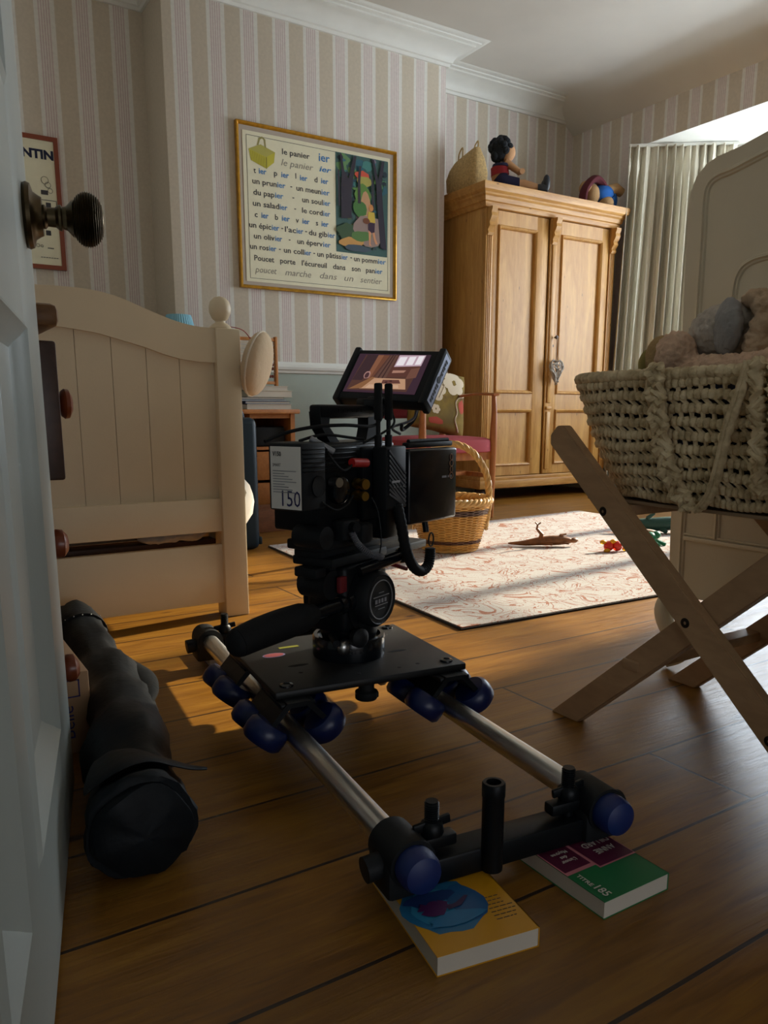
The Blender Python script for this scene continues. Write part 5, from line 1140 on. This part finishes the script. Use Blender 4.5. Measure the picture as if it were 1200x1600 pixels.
# ------------------------------------------------------------------ woven baby basket
t = thing('baby_basket', 'large woven palm leaf baby basket with rope handles resting on the wooden stand', 'baby basket', (1.30, .79, .442))
def stad(cx, hw, y0, y1, n_, z):      # rounded oblong path, n_ points
    hl = (y1-y0)/2; cy = (y0+y1)/2; r_ = hw; st = max(hl-r_, 0); per = 4*st+2*PI*r_; P = []
    for i in range(n_):
        s_ = per*i/n_
        if s_ < 2*st: P.append((cx-r_, cy-st+s_, z)); continue
        s_ -= 2*st
        if s_ < PI*r_: a = PI-s_/r_; P.append((cx+r_*math.cos(a), cy+st+r_*math.sin(a), z)); continue
        s_ -= PI*r_
        if s_ < 2*st: P.append((cx+r_, cy+st-s_, z)); continue
        s_ -= 2*st; a = -s_/r_; P.append((cx+r_*math.cos(a), cy-st+r_*math.sin(a), z))
    return P
def mmat():
    n = NT('palm_weave'); co = coord(n); nz = n.n('ShaderNodeTexNoise', i_Scale=45, i_Detail=4); n.l(co, nz.inputs[0]); rp = n.ramp([(.3, srgb(172, 150, 112)), (.55, srgb(220, 200, 160)), (.75, srgb(236, 218, 180))]); n.l(nz.outputs[0], rp.inputs[0]); n.l(rp.outputs[0], n.b.inputs['Base Color']); n.b.inputs['Roughness'].default_value = .75
    n2 = n.n('ShaderNodeTexNoise', i_Scale=260, i_Detail=2); n.l(co, n2.inputs[0]); n.bump(n2.outputs[0], .5, .003); return n.m
PALM = mmat(); BCX = 1.29
def prof(q): return .162+.043*q**.75, .475-.055*q, 1.068+.100*q**.8
b = MB(); NR = 10
for k_ in range(NR):
    q = k_/(NR-1); z = .455+.192*q; hw, y0, y1 = prof(q); n_ = 900
    P = stad(BCX, hw, y0, y1, n_, z); rnd = random.Random(k_); seg = 7; R = []
    wr = [rnd.uniform(.92, 1.08) for _ in range(200)]
    for i in range(n_):
        p = Vector(P[i]); tn = (Vector(P[(i+1) % n_])-Vector(P[i-1])).normalized(); out = Vector((-tn.y, tn.x, 0))
        w_ = i/6.0; fr = w_ % 1; lob = (math.sin(PI*fr))**.5*wr[int(w_) % 150]
        zz_ = .0018*math.sin(i*.08+k_)
        rz_ = .0062+.0030*lob; ro = .0042+.0034*lob
        R.append([p+out*ro*math.cos(2*PI*j/seg)+Vector((0, 0, zz_+rz_*math.sin(2*PI*j/seg))) for j in range(seg)])
    b.rings(R, closed=True)
    if k_ < NR-1:
        hw2, y02, y12 = prof((k_+.98)/(NR-1)); m = 92
        P1 = stad(BCX, hw, y0, y1, m, z); P2 = stad(BCX, hw2, y02, y12, m, z+.0212)
        for i in range(m):
            a_, c_ = Vector(P1[i]), Vector(P2[(i+(1 if k_ % 2 else 0)) % m]); b.tube([a_, (a_+c_)/2, c_], [.0045, .0035, .0045], 5)
b.build('woven_sides', PALM, t, smooth=50)
b = MB(); hw, y0, y1 = prof(1); n_ = 1000; P = stad(BCX, hw+.001, y0-.001, y1+.001, n_, .660); R = []
for i in range(n_):
    p = Vector(P[i]); tn = (Vector(P[(i+1) % n_])-Vector(P[i-1])).normalized(); out = Vector((-tn.y, tn.x, 0)); lob = math.sin(PI*((i/8) % 1))**.5; rr = .0085+.0022*lob
    R.append([p+out*rr*math.cos(2*PI*j/9)+Vector((0, 0, rr*math.sin(2*PI*j/9))) for j in range(9)])
b.rings(R, closed=True); b.build('bound_rim', PALM, t, smooth=50)
b = MB(); A_ = []
for q, z in ((0, .448), (0, .456), (.5, .55), (1, .645)):
    hw, y0, y1 = prof(q); A_.append(stad(BCX, hw-.010, y0+.010, y1-.010, 160, z))
A2 = [[(BCX+(p[0]-BCX)*.98, p[1], p[2]) for p in ring] for ring in A_[::-1][:-1]]
b.rings(A_+A2); LIN_ = NT('basket_lining'); co = coord(LIN_); nz = LIN_.n('ShaderNodeTexNoise', i_Scale=9, i_Detail=1); LIN_.l(co, nz.inputs[0]); rp = LIN_.ramp([(.38, srgb(44, 40, 40)), (.5, srgb(60, 54, 50)), (.56, srgb(34, 60, 110)), (.62, srgb(60, 54, 48)), (.68, srgb(150, 80, 40))]); LIN_.l(nz.outputs[0], rp.inputs[0]); LIN_.l(rp.outputs[0], LIN_.b.inputs['Base Color'])
b.build('lining', LIN_.m, t)
# handles: braided strap down the side, then a plain bound rope up to the rim
def braid(b, P, wd, th, turns):
    n_ = len(P); m = n_*4; fine = cr(P, 4); n2 = len(fine)
    for s_ in range(3):
        out = []
        for i in range(n2):
            p = fine[i]; tt = (fine[min(i+1, n2-1)]-fine[max(i-1, 0)]).normalized(); side = tt.cross(Vector((-1, 0, 0))).normalized(); a = 2*PI*turns*i/n2+s_*2*PI/3
            out.append(p+side*wd*math.sin(a)+Vector((-1, 0, 0))*th*math.sin(2*a))
        b.tube(out, .0078, 9)
hx_ = 1.072
def dep_(y, z): q = min(1, max(0, (z-.455)/.19)); return BCX-prof(q)[0]-.014
for y_a, y_b in ((.868, .700), (.655, .49)):
    dwn = [(y_a, .672), (y_a, .64), (y_a-.002, .60), (y_a-.006, .55), (y_a-.018, .50), (y_a-.036, .462), (y_a-.052, .446)]
    upp = [(y_a-.060, .442), (y_a-.075, .448), (y_a-.098, .475), (y_a-.118, .525), (y_b+.035, .575), (y_b+.012, .63), (y_b, .672)]
    b = MB(); braid(b, [Vector((dep_(y, z)-.004, y, z)) for y, z in dwn], .0135, .006, 6); b.build('braided_strap', PALM, t)
    b = MB(); P = cr([Vector((dep_(y, z)-.004, y, z)) for y, z in upp], 10); b.tube(P, [.0062+.001*math.sin(i*1.3) for i in range(len(P))], 9)
    b.tube([p+Vector((-.004, .006, 0)) for p in P], .004, 7); b.build('rope_handle', PALM, t)
b = MB(); braid(b, [Vector((dep_(.7, z)-.002, .690+(z-.5)*.0, z)) for z in (.672, .63, .58, .53, .48)], .010, .004, 7); b.build('braided_strap', PALM, t)

# ------------------------------------------------------------------ soft toys in the basket
TED = plain('pink_brown_plush', srgb(222, 188, 160), .95, var=.12, nscale=50, bump=.6, bscale=140)
SOLE = plain('ochre_plush', srgb(180, 150, 104), .95, var=.1, nscale=50, bump=.4)
t = thing('plush_teddy', 'big pinkish brown plush teddy lying with its feet up over the basket rim', 'soft toy', (1.27, .85, .60))
b = MB(); b.tube([(1.29, 1.015, .672), (1.28, .94, .668), (1.27, .84, .662), (1.26, .70, .672), (1.25, .60, .668)], [.040, .034, .036, .046, .06], 20); b.ell((1.275, .993, .698), .043, .038, .050); b.ell((1.33, 1.060, .690), .036, .034, .040); b.tube([(1.33, 1.05, .68), (1.34, .9, .655), (1.34, .75, .65)], [.036, .034, .04], 16); b.ell((1.28, .56, .66), .11, .11, .06)
o = b.build('body', TED, t); fur(o, .0035, .014, .009)
b = MB(); rt = Matrix.Rotation(math.radians(48), 3, 'Z'); b.ell((1.262, 1.018, .702), .018, .028, .040, rot=rt); o = b.build('foot_pad', SOLE, t); fur(o, .004, .002, .01)
b = MB(); b.ell((1.312, 1.084, .692), .018, .022, .032, rot=rt); o = b.build('foot_pad', plain('olive_plush', srgb(150, 136, 76), .95), t); fur(o, .004, .002, .01)
b = MB()
for i in range(3): b.ell((1.2475+.003*i, 1.030-.008*i, .672+.004*i), .003, .003, .004, 8, ring=6)
b.build('stitching', INK, t)
t = thing('plush_rabbit', 'grey and tan plush toy lying on the teddy in the woven baby basket', 'soft toy', (1.34, .90, .70))
b = MB(); b.ell((1.34, .945, .745), .05, .062, .050); b.tube([(1.33, 1.0, .715), (1.34, .93, .755), (1.34, .88, .775)], [.03, .045, .03], 16)
o = b.build('grey_body', plain('grey_plush', srgb(198, 188, 176), .95, var=.1, bump=.6, bscale=140), t); fur(o, .0035, .012, .009)
b = MB(); b.ell((1.30, .905, .748), .022, .046, .052, rot=Matrix.Rotation(math.radians(-40), 3, 'Z')); o = b.build('ear', plain('blue_grey_plush', srgb(164, 162, 160), .95, var=.08, bump=.5, bscale=140), t, label='blue grey ear'); fur(o, .003, .006, .008)
b = MB(); b.ell((1.32, .868, .795), .022, .024, .018).ell((1.32, .845, .782), .026, .026, .022).ell((1.32, .822, .760), .022, .022, .03).ell((1.31, .845, .745), .022, .02, .025).ell((1.31, .85, .715), .025, .025, .035)
o = b.build('paws', plain('tan_fur', srgb(212, 184, 154), .95, var=.12, bump=.6, bscale=140), t); fur(o, .0035, .012, .009)

# ------------------------------------------------------------------ cream bed end on the right
t = thing('painted_headboard', 'tall cream painted bed end with arched top and curved foot behind the baby basket', 'headboard', (1.58, .80, 0))
cyh = .80
half = [(1.19, .19), (1.197, .342), (1.201, .762), (1.209, 1.03), (1.206, 1.075), (1.193, 1.105), (1.170, 1.125), (1.143, 1.134), (1.09, 1.140), (1.0, 1.160), (.9, 1.175), (cyh, 1.18)]
out = half+[(2*cyh-y, z) for y, z in half[::-1][1:]]
bot = [(2*cyh-1.15, .178), (2*cyh-1.09, .170), (.56, .185), (.70, .235), (cyh, .245), (.90, .235), (1.04, .19), (1.085, .172), (1.12, .170), (1.15, .178)]
b = MB(); b.prism(out+bot, (1.56, 0, 0), (0, 1, 0), (0, 0, 1), (.035, 0, 0)); b.build('panel', CREAM2, t, smooth=30)
def mould(P, nm):
    b = MB()
    b.tube(cr([(1.560, y, z) for y, z in P], 6), [(.005, .009)]*(6*(len(P)-1)+1), 8)
    b.tube(cr([(1.560, y-.0 if y < cyh else y, z) for y, z in P], 6), [(.008, .0035)]*(6*(len(P)-1)+1), 8); b.build(nm, CREAM2, t)
h1 = [(1.158, .20), (1.162, .355), (1.162, .62), (1.164, .95), (1.166, 1.05), (1.158, 1.082), (1.135, 1.094), (1.10, 1.098), (1.0, 1.118), (.9, 1.13), (cyh, 1.134)]
mould(h1+[(2*cyh-y, z) for y, z in h1[::-1][1:]], 'outer_moulding')
h2 = [(1.072, .318), (1.074, .50), (1.077, .75), (1.077, .85), (1.068, .888), (1.045, .906), (1.0, .912), (.9, .914), (cyh, .915)]
mould(h2+[(2*cyh-y, z) for y, z in h2[::-1][1:]], 'inner_moulding')
b = MB(); b.box(1.553, 1.562, 2*cyh-1.155, 1.155, .305, .315, .002).box(1.556, 1.562, 2*cyh-1.155, 1.155, .318, .322, .001); b.build('rail_moulding', CREAM2, t)
for yy, s_ in ((1.175, 1), (2*cyh-1.175, -1)):
    P = cr([(1.575, yy-.0*s_, .22), (1.565, yy+.008*s_, .17), (1.548, yy+.016*s_, .130), (1.545, yy-.005*s_, .085), (1.55, yy-.04*s_, .055), (1.54, yy-.045*s_, .03), (1.52, yy-.02*s_, .013)], 6)
    b = MB(); b.tube(P, [(.018, .024)]*3+[(.022-.0003*i, .026-.0004*i) for i in range(len(P)-3)], 16)
    for v in b.bm.verts: v.co.z = max(v.co.z, .0)
    b.build('curved_foot', CREAM2, t)
